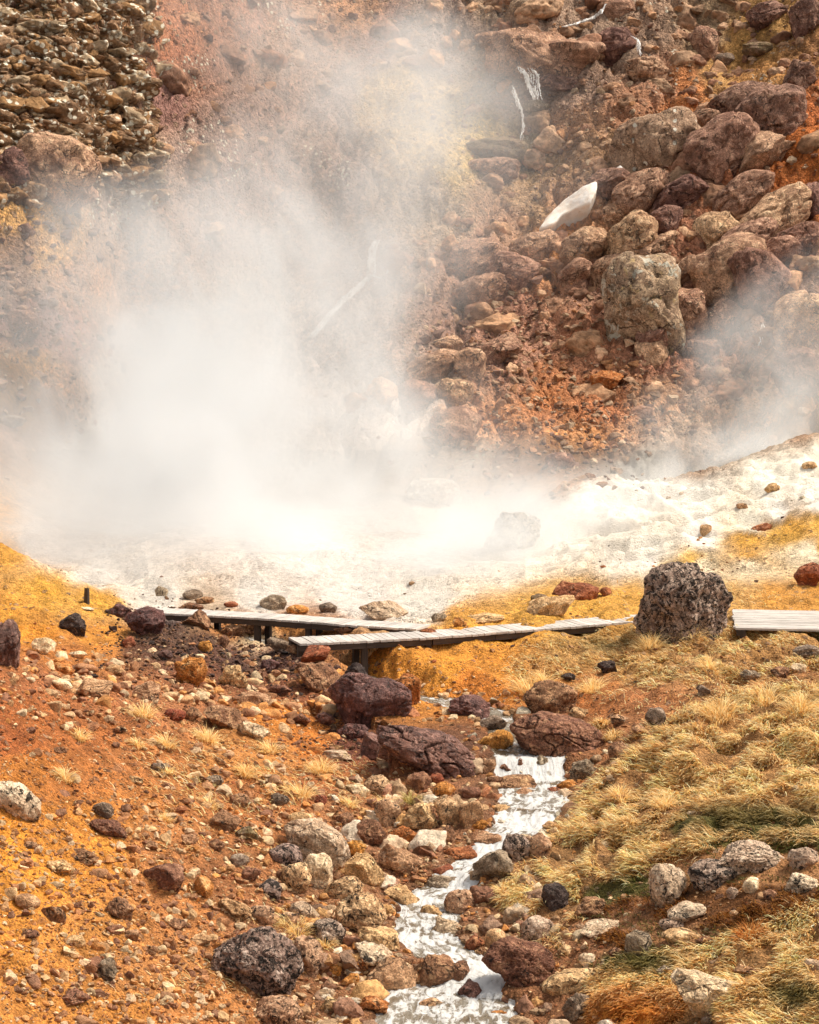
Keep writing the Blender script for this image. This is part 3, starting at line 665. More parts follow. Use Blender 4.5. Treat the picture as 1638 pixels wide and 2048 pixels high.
REST = """
240 1223 52 30 rough dark 0
706 1464 66 36 rough dark 0
392 1238 58 38 block brown 0
410 1293 30 24 rough orange 0
258 1285 28 26 round red 0
447 1283 26 26 round brown 0
510 1400 66 30 block tan 0
385 1430 40 34 rough brown 0
712 1346 50 42 rough black 0
385 1190 42 22 round grey 0
382 1214 52 20 block brown 0
408 1201 40 18 rough brown 0
595 1220 48 20 round orange 0
462 1209 30 12 round red 0
690 1259 46 20 block brown 0
878 1235 32 18 round grey 0
919 1245 30 20 rough orange 0
969 1237 82 18 block tan 0
857 1268 38 22 rough red 0
1211 1184 26 20 rough red 0
1081 1197 40 20 round moss 0
1156 1430 42 34 rough tan 0
1408 1383 32 26 rough grey 0
1240 1500 52 30 rough brown 0
970 1532 46 32 rough tan 0
1038 1530 38 32 rough brown 0
1109 1586 42 26 block red 0
1134 1570 42 20 rough orange 0
1614 1305 62 28 rough grey 0
1597 1337 32 20 rough pale 0
1560 1345 40 22 rough brown 0
1500 1350 44 22 rough grey 0
777 1719 42 42 round tanp 0
921 1950 44 54 rough brown 0
862 1831 54 48 rough tan 0
889 1670 48 40 rough brown 0
940 1586 44 26 round brown 0
887 1579 52 30 round orange 0
837 1566 54 44 rough brown 0
873 1558 32 26 round red 0
729 1929 52 38 rough orange 0
669 1936 44 34 rough orange 0
747 2010 66 34 rough orange 0
862 2013 52 32 rough tan 0
990 1879 48 44 round tan 0
949 1886 42 32 rough red 0
1155 2014 64 62 rough grey 0
1178 1816 68 46 rough brown 20
756 1571 60 42 pit tanp 0
715 1581 54 28 block pale 0
676 1511 64 20 slab pale 0
1344 1850 54 26 round palep 0
1174 1922 36 30 round pale 0
1204 1856 94 26 slab pale 15
1501 1772 34 36 round pale 0
1464 1787 26 26 round palep 0
1540 1790 30 24 round brown 0
1624 1930 38 24 round pale 0
493 1667 52 32 rough moss 0
117 1735 62 32 rough tan -10
205 1620 48 34 rough grey 0
107 1828 52 38 block brown 0
240 1820 58 48 rough brown -30
55 1803 50 32 round tan -20
470 1821 70 46 rough tan -20
212 1940 48 52 rough grey 0
480 1601 44 26 rough brown 0
430 1560 36 22 rough grey 0
320 1535 40 20 rough grey 0
350 1430 44 26 round red 0
240 1460 30 16 rough brown 0
155 1310 40 18 block pale 0
130 1340 40 22 rough orange 0
230 1340 44 24 rough tan 0
330 1310 34 22 rough dark 0
540 1330 40 24 rough dark 0
560 1380 50 24 rough brown 0
600 1440 46 26 block brown 0
650 1440 44 30 rough dark 0
590 1300 36 22 rough brown 0
560 1290 54 34 rough grey -25
660 1390 40 26 rough brown 0
1420 2040 40 22 rough grey 0
1330 1940 34 20 rough grey 0
1230 1905 30 22 rough brown 0
1130 1900 32 22 rough tan 0
1105 1930 30 20 rough orange 0
640 1870 40 30 rough tan 0
700 1960 40 30 rough orange 0
660 2010 44 34 rough tan 0
800 2035 50 28 rough orange 0
930 2030 56 26 rough tan 0
1000 2030 50 26 rough orange 0
600 1640 50 34 round tan 0
560 1600 40 26 rough grey 0
690 1640 40 30 rough brown 0
640 1600 30 20 rough red 0
540 1780 50 44 round brownp 0
520 1830 60 40 round tanp 0
460 1890 44 30 round tan 0
580 1840 44 30 pit tanp 0
600 1820 50 34 round pale 0
400 1880 50 28 rough tan 0
350 1850 50 26 rough brown 0
300 1900 34 22 rough brown 0
260 1870 40 22 rough tan 0
150 1880 44 22 round tan 0
60 1870 40 22 rough brown 0
60 1690 40 16 rough tan 0
270 1560 36 18 rough tan 0
120 1500 30 14 rough brown 0
60 1460 26 12 rough brown 0
430 1690 40 26 rough brown 0
380 1680 36 22 rough tan 0
300 1690 34 20 rough brown 0
480 1720 40 28 round grey 0
500 1750 46 34 rough brown 0
360 1620 30 18 rough red 0
1240 1440 40 24 rough tan 0
1200 1450 34 22 rough orange 0
1180 1480 30 20 rough red 0
1280 1460 36 20 rough brown 0
1410 1880 38 18 rough brown 0
1560 1980 44 18 rough grey 0
1490 1940 50 18 rough brown 0
990 1560 34 16 rough brown 0
1000 1620 44 22 rough tan 0
1050 1610 40 20 block grey 0
1030 1600 28 16 rough black 0
1090 1625 34 18 rough brown 0
1060 1660 40 18 rough grey 0
1100 1650 34 18 rough tan 0
960 1650 36 22 rough orange 0
1479 207 116 62 pillow cliffd 25
1409 236 52 32 pillow cliff 20
1285 380 106 62 pillow cliff 20
1360 388 96 52 pillow cliffd 20
1485 387 116 60 pillow cliff 25
1430 470 84 78 pillow clifft 40
1490 485 124 56 pillow cliff 28
1265 478 96 74 pillow clifft 35
1170 492 96 58 pillow clifft 22
1300 508 116 50 pillow cliff 30
1515 556 90 112 pillow cliff 55
1360 622 94 104 pillow clifft 50
1455 642 64 72 pillow cliff 30
1310 680 70 60 rough cliff 30
1304 706 58 62 block clifft 0
1405 700 62 36 pillow cliffd 0
1595 476 84 42 pillow cliff 20
1628 402 44 64 rough cliffd 0
1024 541 96 62 pillow cliff 0
965 581 104 46 pillow cliff 15
1070 496 94 52 pillow cliff 15
889 692 64 30 pillow cliff 10
997 701 76 42 block clifft 25
940 723 54 46 pillow cliff 0
909 785 64 46 pillow clifft 0
834 790 64 52 pillow cliff 0
1120 922 50 30 round cliff 0
1600 746 96 84 pillow cliffd 20
1606 640 120 96 pillow clifft 25
869 985 94 48 round cliffw 0
1544 976 32 20 rough tan 15
1484 1012 24 12 round tan 0
1619 931 32 16 round tan 0
1528 1055 52 18 slab red 15
1054 109 156 26 slab cliff 3
1110 168 100 30 slab cliffd 0
1229 92 84 62 pillow cliffd 0
1295 140 74 42 pillow cliff 0
1239 18 58 32 round cliff 0
994 306 104 52 pillow moss 0
985 336 92 36 pillow cliff 0
1539 28 74 42 pillow cliffd 0
1618 32 66 64 rough cliffd 0
1520 97 58 22 round moss 0
1410 86 48 56 pillow clifft 15
1449 118 32 20 round grey 0
1595 150 60 50 rough cliffd 30
280 258 52 22 round clifft 0
112 335 150 112 pillow clifft 0
128 388 110 60 pillow cliff 0
20 330 66 60 pillow cliffd 0
40 650 70 50 pillow cliffd 0
20 842 54 20 round grey 0
1230 430 60 40 pillow cliff 20
514 1254 64 32 rough brown 0
470 1262 44 26 rough brown 0
1085 1526 38 30 rough grey 0
1012 1540 40 26 rough brown 0
1060 1588 62 26 block tan 0
1102 1558 36 22 rough orange 0
1048 1628 52 26 rough grey 0
1330 440 66 44 pillow cliffd 25
1380 540 60 44 pillow cliff 30
1220 540 70 48 pillow cliff 25
1150 540 60 36 pillow cliff 20
1560 500 70 46 pillow cliff 20
"""
for ln in HERO.strip().split('\n'):
    a, short, label = ln.split('|'); u, v, w, h, sty, mt, rt_ = a.split()
    rock(float(u), float(v), float(w), float(h), sty, mt, float(rt_), 'boulder', short, label or None)
for ln in REST.strip().split('\n'):
    u, v, w, h, sty, mt, rt_ = ln.split()
    rock(float(u), float(v), float(w), float(h), sty, mt, float(rt_), 'stone' if float(w) < 60 else 'boulder')
occ = [(t['u'], t['v'], t['w'] / 2, t['h'] / 2) for t in THINGS]

# ---------------------------------------------------------------- rubble (thousands of small stones, one object per area)
def scatter(name, N, region, smin, smax, palette, alpha=2.2, lvl=2, flat=.65, seedx=0, styles=('chip', 'chip', 'block'), mat=None):
    r = np.random.default_rng(50 + seedx)
    u0, v0, u1, v1 = region[:4]; dens = region[4] if len(region) > 4 else None
    u = r.uniform(u0, u1, N); v = r.uniform(v0, v1, N)
    if dens is not None:
        k = r.random(N) < dens(u, v); u, v = u[k], v[k]
    s = smin * (1 - r.random(len(u)) * (1 - (smin / smax) ** alpha)) ** (-1 / alpha)      # pixels, power law
    if smax > 30 and 'outcrop' not in name:              # keep the named boulders clear of loose blocks
        bad = np.zeros(len(u), bool)
        for (a, b, c, d) in occ: bad |= (((u - a) / (c * .8)) ** 2 + ((v - b - d * .3) / (d * 1.1)) ** 2 < 1) & (s > 16)
        u, v, s = u[~bad], v[~bad], s[~bad]
    Pt = hit(u, v); N = len(u)
    w = s / F * Pt[:, 1]
    nv, nf = ICO[lvl]; K = 10; base = [rock_pts(lvl, 900 + seedx * 20 + i, styles[i % 3]) for i in range(K)]
    ki = r.integers(0, K, N); A = r.uniform(0, 2 * PI, N); B = r.uniform(-.4, .4, N)
    Bs = np.stack(base)[ki]                                                             # N, nv, 3
    asp = np.stack([r.uniform(.8, 1.2, N), r.uniform(.7, 1.0, N), r.uniform(flat * .7, flat * 1.25, N)], -1)
    Q = Bs * (asp * w[:, None] / 2)[:, None, :]
    x = Q[..., 0] * np.cos(B)[:, None] - Q[..., 2] * np.sin(B)[:, None]; z = Q[..., 0] * np.sin(B)[:, None] + Q[..., 2] * np.cos(B)[:, None]; y = Q[..., 1]
    X = x * np.cos(A)[:, None] - y * np.sin(A)[:, None]; Yy = x * np.sin(A)[:, None] + y * np.cos(A)[:, None]
    if name == 'cliff_blocks': Pt = Pt - w[:, None] * np.array([0, -.10, .08])
    Q = np.stack([X, Yy, z], -1) + Pt[:, None, :]; Q[..., 2] += (w * np.where(s > 22, -.02, .08))[:, None]
    pal = np.array(palette) * (np.array([1.04, .94, .78]) if smax < 70 and 'cliff' not in name and 'outcrop' not in name else np.array([1.15, 1.1, 1.05]) if 'cliff' in name else 1.0); cc = pal[r.integers(0, len(pal), N)] * r.uniform(.75, 1.25, (N, 1))
    Cc = np.repeat(cc[:, None, :], nv.shape[0], 1)
    Fc = (nf[None] + (np.arange(N) * nv.shape[0])[:, None, None]).reshape(-1, 3)
    me = mk_mesh(name, Q.reshape(-1, 3), Fc, mat or RUB, {'Col': Cc.reshape(-1, 3)}, smooth=lvl > 2)
    return link(name, me, kind='stuff')
def rub_mat():
    t = NT('rubble_rock'); at = t.n('ShaderNodeAttribute', attribute_name='Col').outputs['Color']; P = t.n('ShaderNodeNewGeometry').outputs['Position']
    n = t.noise(P, 22, 5, .7, .3); n2 = t.noise(P, 7, 4, .6, .4)
    b = t.math('MULTIPLY', t.ss(n, .3, .7, .6, 1.35), t.ss(n2, .35, .65, .8, 1.2))
    col = t.mix(1.0, at, t.n('ShaderNodeCombineColor', {0: b, 1: b, 2: b}).outputs[0], 'MULTIPLY')
    col = t.mix(t.math('MULTIPLY', t.ss(n, .58, .66), .6), col, (.05, .03, .025))
    return t.surf(col, .85, n, .03, 1.0, .25)
RUB = rub_mat()
tanp_ = [(.58, .39, .23), (.44, .26, .14), (.66, .51, .35), (.32, .16, .09), (.54, .25, .09), (.62, .47, .34), (.38, .19, .10), (.24, .12, .08)]
brn = [(.26, .12, .06), (.34, .17, .08), (.16, .08, .05), (.45, .25, .12), (.5, .35, .22), (.3, .11, .05)]
drk = [(.05, .03, .027), (.08, .045, .04), (.12, .07, .05), (.04, .028, .026), (.2, .11, .07)]
clp = [(.3, .19, .12), (.24, .13, .08), (.38, .25, .16), (.18, .10, .07), (.42, .31, .21), (.34, .17, .08)]
def outcrop_mat():
    t = NT('lichen_outcrop_rock'); at = t.n('ShaderNodeAttribute', attribute_name='Col').outputs['Color']; P = t.n('ShaderNodeNewGeometry').outputs['Position']
    n = t.noise(P, 4.5, 6, .7, .3); n2 = t.noise(P, 1.3, 4, .6, .4)
    b = t.math('MULTIPLY', t.ss(n, .3, .7, .5, 1.4), t.ss(n2, .35, .65, .8, 1.2))
    col = t.mix(1.0, at, t.n('ShaderNodeCombineColor', {0: b, 1: b, 2: b}).outputs[0], 'MULTIPLY')
    lv = t.n('ShaderNodeTexVoronoi', {'Vector': t.mix(.05, P, t.noise(P, 5, 3, .6, 0, 'Color')), 'Scale': 5.0}); ls = t.n('ShaderNodeSeparateColor', {0: lv.outputs['Color']}).outputs
    lf = t.math('MULTIPLY', t.ss(lv.outputs['Distance'], .50, .36), t.math('MULTIPLY', t.ss(ls[0], .30, .35), t.ss(n2, .44, .54)))
    col = t.mix(lf, col, (.74, .68, .55))
    return t.surf(col, .95, n, .10, 1.0, .04)
OUT = outcrop_mat()
def cliff_block_mat():
    t = NT('cliff_block_rock'); at = t.n('ShaderNodeAttribute', attribute_name='Col').outputs['Color']; P = t.n('ShaderNodeNewGeometry').outputs['Position']
    n = t.noise(P, 3.6, 6, .68, .3); n2 = t.noise(P, 1.1, 4, .6, .4)
    b = t.math('MULTIPLY', t.ss(n, .3, .7, .55, 1.35), t.ss(n2, .35, .65, .8, 1.2))
    col = t.mix(1.0, at, t.n('ShaderNodeCombineColor', {0: b, 1: b, 2: b}).outputs[0], 'MULTIPLY')
    return t.surf(col, .9, n, .12, 1.0, .2)
CLB = cliff_block_mat()
def gauss(*bl):
    def f_(u, v):
        s = 0
        for (a, b, c, d, w) in bl: s = s + w * np.exp(-((u - a) / c) ** 2 - ((v - b) / d) ** 2)
        return np.clip(s, 0, 1)
    return f_
def notgrass(u, v):
    return 1 - .88 * (inpoly(u, v, GR_MAIN) | inpoly(u, v, GR_LOW))
scree = gauss((330, 1400, 330, 55, 1), (560, 1360, 120, 60, .7), (150, 1380, 150, 50, .8), (430, 1600, 260, 130, .5), (330, 1800, 320, 150, .7), (600, 1850, 150, 220, 1), (850, 1650, 150, 140, 1), (560, 1960, 250, 120, .9), (950, 1850, 160, 150, 1), (200, 1980, 260, 70, .8), (60, 1800, 120, 100, .4))
left = gauss((100, 1560, 330, 190, .85), (150, 1850, 420, 220, .9), (450, 1500, 260, 200, .7), (-200, 1700, 300, 400, .8))
scatter('rubble', 7500, (-250, 1300, 1200, 2250, lambda u, v: scree(u, v) * notgrass(u, v)), 9, 34, tanp_, 1.7, 2, .75, 1)
scatter('bank_blocks', 1150, (540, 1480, 1260, 2150, lambda u, v: np.clip(np.exp(-((u - np.interp(v, [1480, 1560, 1650, 1720, 1800, 1900, 2048], [900, 880, 800, 760, 700, 660, 680])) / 100) ** 2) + .6 * np.exp(-((u - np.interp(v, [1480, 1650, 1800, 1900, 2048], [1200, 1060, 1010, 1050, 1120])) / 50) ** 2), 0, 1)), 24, 84, [(.60, .42, .27), (.44, .28, .16), (.66, .54, .40), (.32, .19, .12), (.55, .30, .12), (.40, .2, .12)], 1.5, 4, .8, 13, ('block', 'rough', 'pit'))
scatter('gravel', 26000, (-250, 1270, 1900, 2250, lambda u, v: np.clip(left(u, v) + .5 * scree(u, v) + .3, 0, 1) * notgrass(u, v) * (1 - np.exp(-((u - 60) / 170) ** 2 - ((v - 1240) / 60) ** 2))), 3.2, 13, brn + tanp_[:4], 2.0, 1, .6, 2)
scatter('dark_gravel', 5200, (180, 1190, 760, 1500, gauss((420, 1300, 150, 42, 1), (300, 1255, 80, 40, .8), (560, 1340, 90, 45, 1), (690, 1480, 60, 60, .5))), 4, 20, drk, 2.0, 1, .7, 3)
SX = lambda v: np.interp(v, [1400, 1450, 1500, 1560, 1650, 1720, 1775, 1835, 1915, 1985, 2048], [900, 990, 1040, 1062, 1035, 965, 890, 855, 900, 900, 890])
scatter('stream_rubble', 3400, (650, 1380, 1250, 2200, lambda u, v: np.exp(-((u - SX(v)) / 105) ** 2) * np.where(np.abs(u - SX(v)) < 34, .8, 1)), 8, 40, [(.56, .38, .24), (.42, .26, .15), (.62, .50, .36), (.50, .25, .10), (.30, .18, .12), (.45, .42, .37), (.40, .18, .10)], 1.5, 2, .7, 4)
scatter('scree_blocks', 620, (-60, 1300, 760, 1480, lambda u, v: np.clip(np.exp(-((v - 1345 - u * .10) / 42) ** 2) * np.clip((u + 40) / 160, 0, 1), 0, 1)), 16, 46, [(.60, .42, .27), (.50, .30, .17), (.66, .54, .40), (.36, .19, .11), (.56, .28, .11), (.30, .15, .09)], 1.6, 3, .8, 21, ('block', 'chip', 'rough'))
scatter('slope_blocks', 520, (-100, 1480, 760, 2150, lambda u, v: np.clip(.25 + .8 * np.exp(-((u - 560) / 220) ** 2), 0, 1) * .9), 16, 44, [(.46, .29, .18), (.36, .2, .12), (.56, .42, .28), (.28, .15, .10), (.5, .26, .11)], 1.8, 3, .7, 22, ('block', 'chip', 'rough'))
scatter('cliff_rubble', 10000, (-200, 560, 1850, 1000, gauss((1100, 800, 190, 150, .75), (1000, 640, 170, 70, .6), (1350, 760, 130, 80, .5), (950, 700, 120, 60, .5), (60, 720, 160, 160, .3), (1180, 880, 100, 60, .6))), 6, 30, clp, 2.1, 2, .7, 5)
scatter('upper_cliff_rubble', 6500, (-250, -250, 1900, 560, gauss((1350, 120, 420, 200, .6), (1150, 300, 160, 120, .8), (100, 150, 330, 300, .7), (1450, 400, 200, 150, .5), (500, 60, 300, 80, .4))), 5, 26, clp, 2.0, 2, .7, 6)
utc = [(.32, .20, .12), (.26, .15, .085), (.38, .27, .17), (.21, .12, .065), (.34, .19, .09)]
scatter('outcrop_blocks', 3600, (-250, -120, 345, 420, lambda u, v: np.clip(1.25 - np.maximum(0, u - 275) / 45, 0, 1) * np.clip((430 - v) / 60, 0, 1)), 15, 78, utc, 1.5, 4, .5, 9, ('rough', 'block', 'rough'), OUT)
scatter('cliff_blocks', 2600, (300, -150, 1900, 900, lambda u, v: np.clip(gauss((1380, 520, 260, 200, 1), (1480, 330, 200, 130, .6), (1230, 60, 400, 110, .9), (1000, 560, 160, 90, .7), (930, 740, 120, 60, .7), (1150, 330, 120, 100, .6), (450, 200, 130, 180, .5), (1560, 750, 160, 80, .5))(u, v) * (1 - .9 * np.exp(-((v - (1010 - u * .41)) / 45) ** 2) * (u > 1380)) - .9 * np.exp(-((u - 1135) / 60) ** 2 - ((v - 410) / 55) ** 2), 0, 1)), 24, 105, [(.38, .225, .14), (.31, .175, .11), (.43, .275, .175), (.26, .14, .09), (.41, .24, .14)], 1.5, 4, .75, 10, ('pillow', 'block', 'rough'), CLB)
scatter('left_cliff_blocks', 500, (-250, 430, 330, 900, gauss((40, 560, 110, 130, .8), (60, 680, 120, 80, .5), (150, 420, 120, 60, .8))), 14, 50, [(.24, .15, .10), (.30, .19, .13), (.18, .10, .07)], 1.7, 3, .6, 12, ('slab', 'rough', 'block'), CLB)
scatter('bank_rubble', 700, (980, 1480, 1900, 2200, lambda u, v: np.clip(.10 + .9 * np.exp(-((v - 1870 + (u - 1200) * .12) / 55) ** 2) + .7 * np.exp(-((u - 1150 + (v - 1600) * .5) / 60) ** 2), 0, 1)), 8, 38, [(.56, .42, .30), (.44, .28, .17), (.62, .52, .40), (.30, .18, .11)], 1.7, 3, .7, 31, ('block', 'rough', 'pit'))
scatter('slope_gravel', 4200, (-250, 1030, 1900, 1480, gauss((1250, 1400, 220, 60, .7), (1550, 1320, 200, 40, .9), (1500, 1130, 250, 70, .35), (1000, 1320, 250, 60, .25), (1100, 1220, 200, 30, .25), (80, 1200, 200, 90, .25), (1350, 1850, 200, 60, .8))), 3, 14, brn + [(.1, .06, .05)], 2.0, 1, .6, 7)
scatter('white_flat_rubble', 700, (0, 880, 1900, 1235, gauss((450, 1205, 300, 26, .9), (1500, 1010, 200, 40, .08), (850, 1210, 120, 20, .6), (940, 950, 60, 60, .9))), 4, 16, [(.55, .5, .42), (.7, .66, .58), (.4, .32, .24), (.3, .2, .13)], 2.0, 1, .6, 8)

# ---------------------------------------------------------------- grass
def blade_mesh(R, D, L, Wd, up0, droop, C_, r):
    """R roots, D heading (2-D unit), L lengths, Wd widths, up0 start pitch, droop how far it bends over"""
    N = len(R); ts = np.array([0, .35, .7, 1.0]); pts = []
    p = R.copy(); pitch = up0.copy()
    pts.append(p.copy())
    for k in range(3):
        dl = (ts[k + 1] - ts[k]) * L
        p = p + np.stack([D[:, 0] * np.cos(pitch) * dl, D[:, 1] * np.cos(pitch) * dl, np.sin(pitch) * dl], -1)
        pitch = pitch - droop / 3 * (1 + .4 * k)
        pts.append(p.copy())
    yaw = r.normal(0, .5, N)
    S_ = np.stack([-D[:, 1] * np.cos(yaw), D[:, 0] * np.cos(yaw), np.sin(yaw) * .8], -1)
    Vv = np.empty((N, 7, 3))
    for k, wf in enumerate((1.0, .85, .55)):
        Vv[:, 2 * k] = pts[k] - S_ * (Wd * wf / 2)[:, None]; Vv[:, 2 * k + 1] = pts[k] + S_ * (Wd * wf / 2)[:, None]
    Vv[:, 6] = pts[3]
    f_ = np.array([[0, 1, 3], [0, 3, 2], [2, 3, 5], [2, 5, 4], [4, 5, 6]])
    Fc = (f_[None] + (np.arange(N) * 7)[:, None, None]).reshape(-1, 3)
    Cc = np.repeat(C_[:, None], 7, 1)
    return Vv.reshape(-1, 3), Fc, Cc.reshape(-1, 3)
def grass_mat():
    t = NT('dry_grass'); at = t.n('ShaderNodeAttribute', attribute_name='Col').outputs['Color']
    b = t.n('ShaderNodeBsdfPrincipled', {'Base Color': at, 'Roughness': .7, 'Specular IOR Level': .2})
    tr = t.n('ShaderNodeBsdfTranslucent', {'Color': at}); mx = t.n('ShaderNodeMixShader', {0: .42})
    t.t.links.new(b.outputs[0], mx.inputs[1]); t.t.links.new(tr.outputs[0], mx.inputs[2]); t.t.links.new(mx.outputs[0], t.out.inputs['Surface']); return t.m
GM = grass_mat()
straw = np.array([(1.0, .68, .32), (.98, .60, .24), (1.0, .80, .47), (.64, .33, .11), (1.0, .72, .37)])
def lawn(name, N, poly, L0, seed, dens=None, tint=None, lay=1.0, bbox=None):
    r = np.random.default_rng(seed)
    pl = np.array(poly) if poly else None
    u0, v0, u1, v1 = bbox or (pl[:, 0].min(), pl[:, 1].min(), pl[:, 0].max(), pl[:, 1].max()); u1 = min(u1, 1900); v1 = min(v1, 2230)
    u = r.uniform(u0, u1, N); v = r.uniform(v0, v1, N)
    k = np.ones(N, bool)
    if poly: k &= inpoly(u + r.normal(0, 10, N), v + r.normal(0, 8, N), poly)
    if dens is not None: k &= r.random(N) < dens(u, v)
    u, v = u[k], v[k]; R = hit(u, v); N = len(u)
    q_ = np.stack([R[:, 0], R[:, 1], 0 * R[:, 0]], -1)
    # bare earth between tussocks
    cl_ = fbm(q_ * np.array([2.2, 1.5, 1]) + 7, 3)
    k = r.random(N) < sstep(-.22, .06, cl_ + .07); R, q_, u, v, cl_ = R[k], q_[k], u[k], v[k], cl_[k]; N = len(R)
    ang = math.radians(205) + 1.1 * fbm(q_ * np.array([.6, .45, 1]) + 3, 2) + .9 * perlin(q_ * 2.4) + r.normal(0, .5, N)
    D = np.stack([np.cos(ang), np.sin(ang)], -1)
    L = L0 * r.uniform(.6, 1.25, N) * (1 + .5 * cl_.clip(-.6, .8))
    up0 = r.normal(.6, .25, N) * (1 / lay); droop = r.uniform(.8, 1.5, N) * lay
    Wd = r.uniform(.008, .017, N)
    C_ = straw[r.integers(0, len(straw), N)] * (1.0 + .25 * perlin(q_ * 3.1 + 5) + r.normal(0, .16, N))[:, None]
    if tint is not None: C_ = tint(u, v, C_, r)
    R[:, 2] -= .01
    Vv, Fc, Cc = blade_mesh(R, D, L, Wd, up0, droop, C_, r)
    me = mk_mesh(name, Vv, Fc, GM, {'Col': np.clip(Cc, .005, .9)}); return link(name, me, kind='stuff')
def tint_low(u, v, C_, r):
    g = np.exp(-(((u - 1290) / 70) ** 2 + ((v - 1925) / 22) ** 2)) + .8 * np.exp(-(((u - 1600) / 80) ** 2 + ((v - 1990) / 30) ** 2)); o = np.exp(-(((u - 1270) / 130) ** 2 + ((v - 2035) / 50) ** 2))
    g = np.clip(g, 0, .85)[:, None]; o = np.clip(o, 0, .9)[:, None]
    C_ = C_ * (1 - g) + np.array([.20, .19, .05]) * g; return C_ * (1 - o) + np.array([.66, .26, .04]) * o
def tint_main(u, v, C_, r):
    g = np.exp(-(((u - 1500) / 150) ** 2 + ((v - 1640) / 30) ** 2)); g = np.clip(g, 0, .8)[:, None]
    return C_ * (1 - g) + np.array([.20, .17, .05]) * g
def tint_top(u, v, C_, r):
    g = np.exp(-(((u - 1210) / 120) ** 2 + ((v - 1290) / 24) ** 2)) * .6; g = np.clip(g, 0, .8)[:, None]
    return C_ * (1 - g) + np.array([.30, .30, .14]) * g
lawn('straw_grass', 150000, GR_MAIN, .14, 11, None, tint_main)
lawn('lower_straw_grass', 95000, GR_LOW, .11, 12, None, tint_low)
lawn('upper_straw_grass', 36000, GR_TOP, .10, 13, lambda u, v: .9 - .35 * (v > 1320), tint_top)
def tint_moss(u, v, C_, r):
    n = len(u); g = np.array([(.13, .12, .03), (.09, .10, .025), (.20, .16, .05)])[r.integers(0, 3, n)]; o = np.array([(.28, .10, .02), (.18, .065, .018), (.38, .17, .04)])[r.integers(0, 3, n)]
    k = (np.exp(-(((u - 1500) / 210) ** 2 + ((v - 1815) / 45) ** 2)) + np.exp(-(((u - 1195) / 50) ** 2 + ((v - 1800) / 25) ** 2)) + np.exp(-(((u - 1230) / 60) ** 2 + ((v - 1882) / 22) ** 2)) > .35)[:, None]
    return np.where(k, o, g)
lawn('moss', 52000, None, .075, 14, gauss((1500, 1655, 170, 32, .9), (1640, 1670, 120, 30, .8), (1250, 1772, 100, 20, .9), (1290, 1925, 80, 26, .8), (1500, 1815, 190, 42, 1), (1195, 1800, 42, 24, .8), (1230, 1882, 60, 20, .8), (1530, 1690, 150, 14, .8)), tint_moss, .8, (1100, 1600, 1750, 1960))
lawn('thin_slope_grass', 90000, None, .13, 15, gauss((430, 1530, 150, 60, .6), (620, 1570, 110, 45, .6), (370, 1680, 120, 60, .35), (470, 1600, 120, 50, .5), (1450, 1190, 150, 22, .8), (1200, 1380, 130, 40, .5), (680, 1540, 60, 30, .5), (1560, 1340, 120, 30, .4), (560, 1840, 70, 30, .5), (650, 1900, 40, 20, .4), (400, 1960, 120, 40, .25), (1100, 1880, 60, 30, .5), (1000, 1980, 120, 60, .0)), None, .9, (200, 1150, 1800, 2048))

TUFTS = """288 1415 62 46|fan of pale straw grass springing up between scree boulders
160 1465 36 34|
275 1480 34 26|
333 1478 52 36|
415 1465 74 44|pale straw tuft drooping in front of the brown wedge boulder
490 1535 50 30|
600 1575 80 46|pale bleached tuft on the bank left of the dark outcrop
130 1545 52 34|
335 1535 36 26|
640 1530 88 40|
540 1490 60 34|
770 1600 56 36|
820 1592 42 34|round greenish tuft above the broad tan rock
700 1600 40 28|
330 1630 40 26|
420 1600 50 30|
590 1850 80 46|yellow tuft between the tall pitted and spotted boulders
650 1880 66 30|
1056 1365 66 60|thick straw clump beside the mossy cracked boulder
1085 1350 44 40|
1185 1365 84 44|
1205 1440 36 34|
1225 1465 46 24|
1420 1320 60 40|
1300 1270 90 44|grass growing against the foot of the great pitted boulder
1380 1255 90 40|
1530 1385 110 50|
1440 1410 120 56|tall combed straw clump crowning the right bank
1600 1400 90 50|
1330 1600 60 34|
1240 1580 70 36|
1255 1640 60 30|
1500 1860 80 44|spiky orange brown tuft below the mossy boulders
1010 1770 60 30|
1060 1790 60 30|
1180 1700 50 26|"""
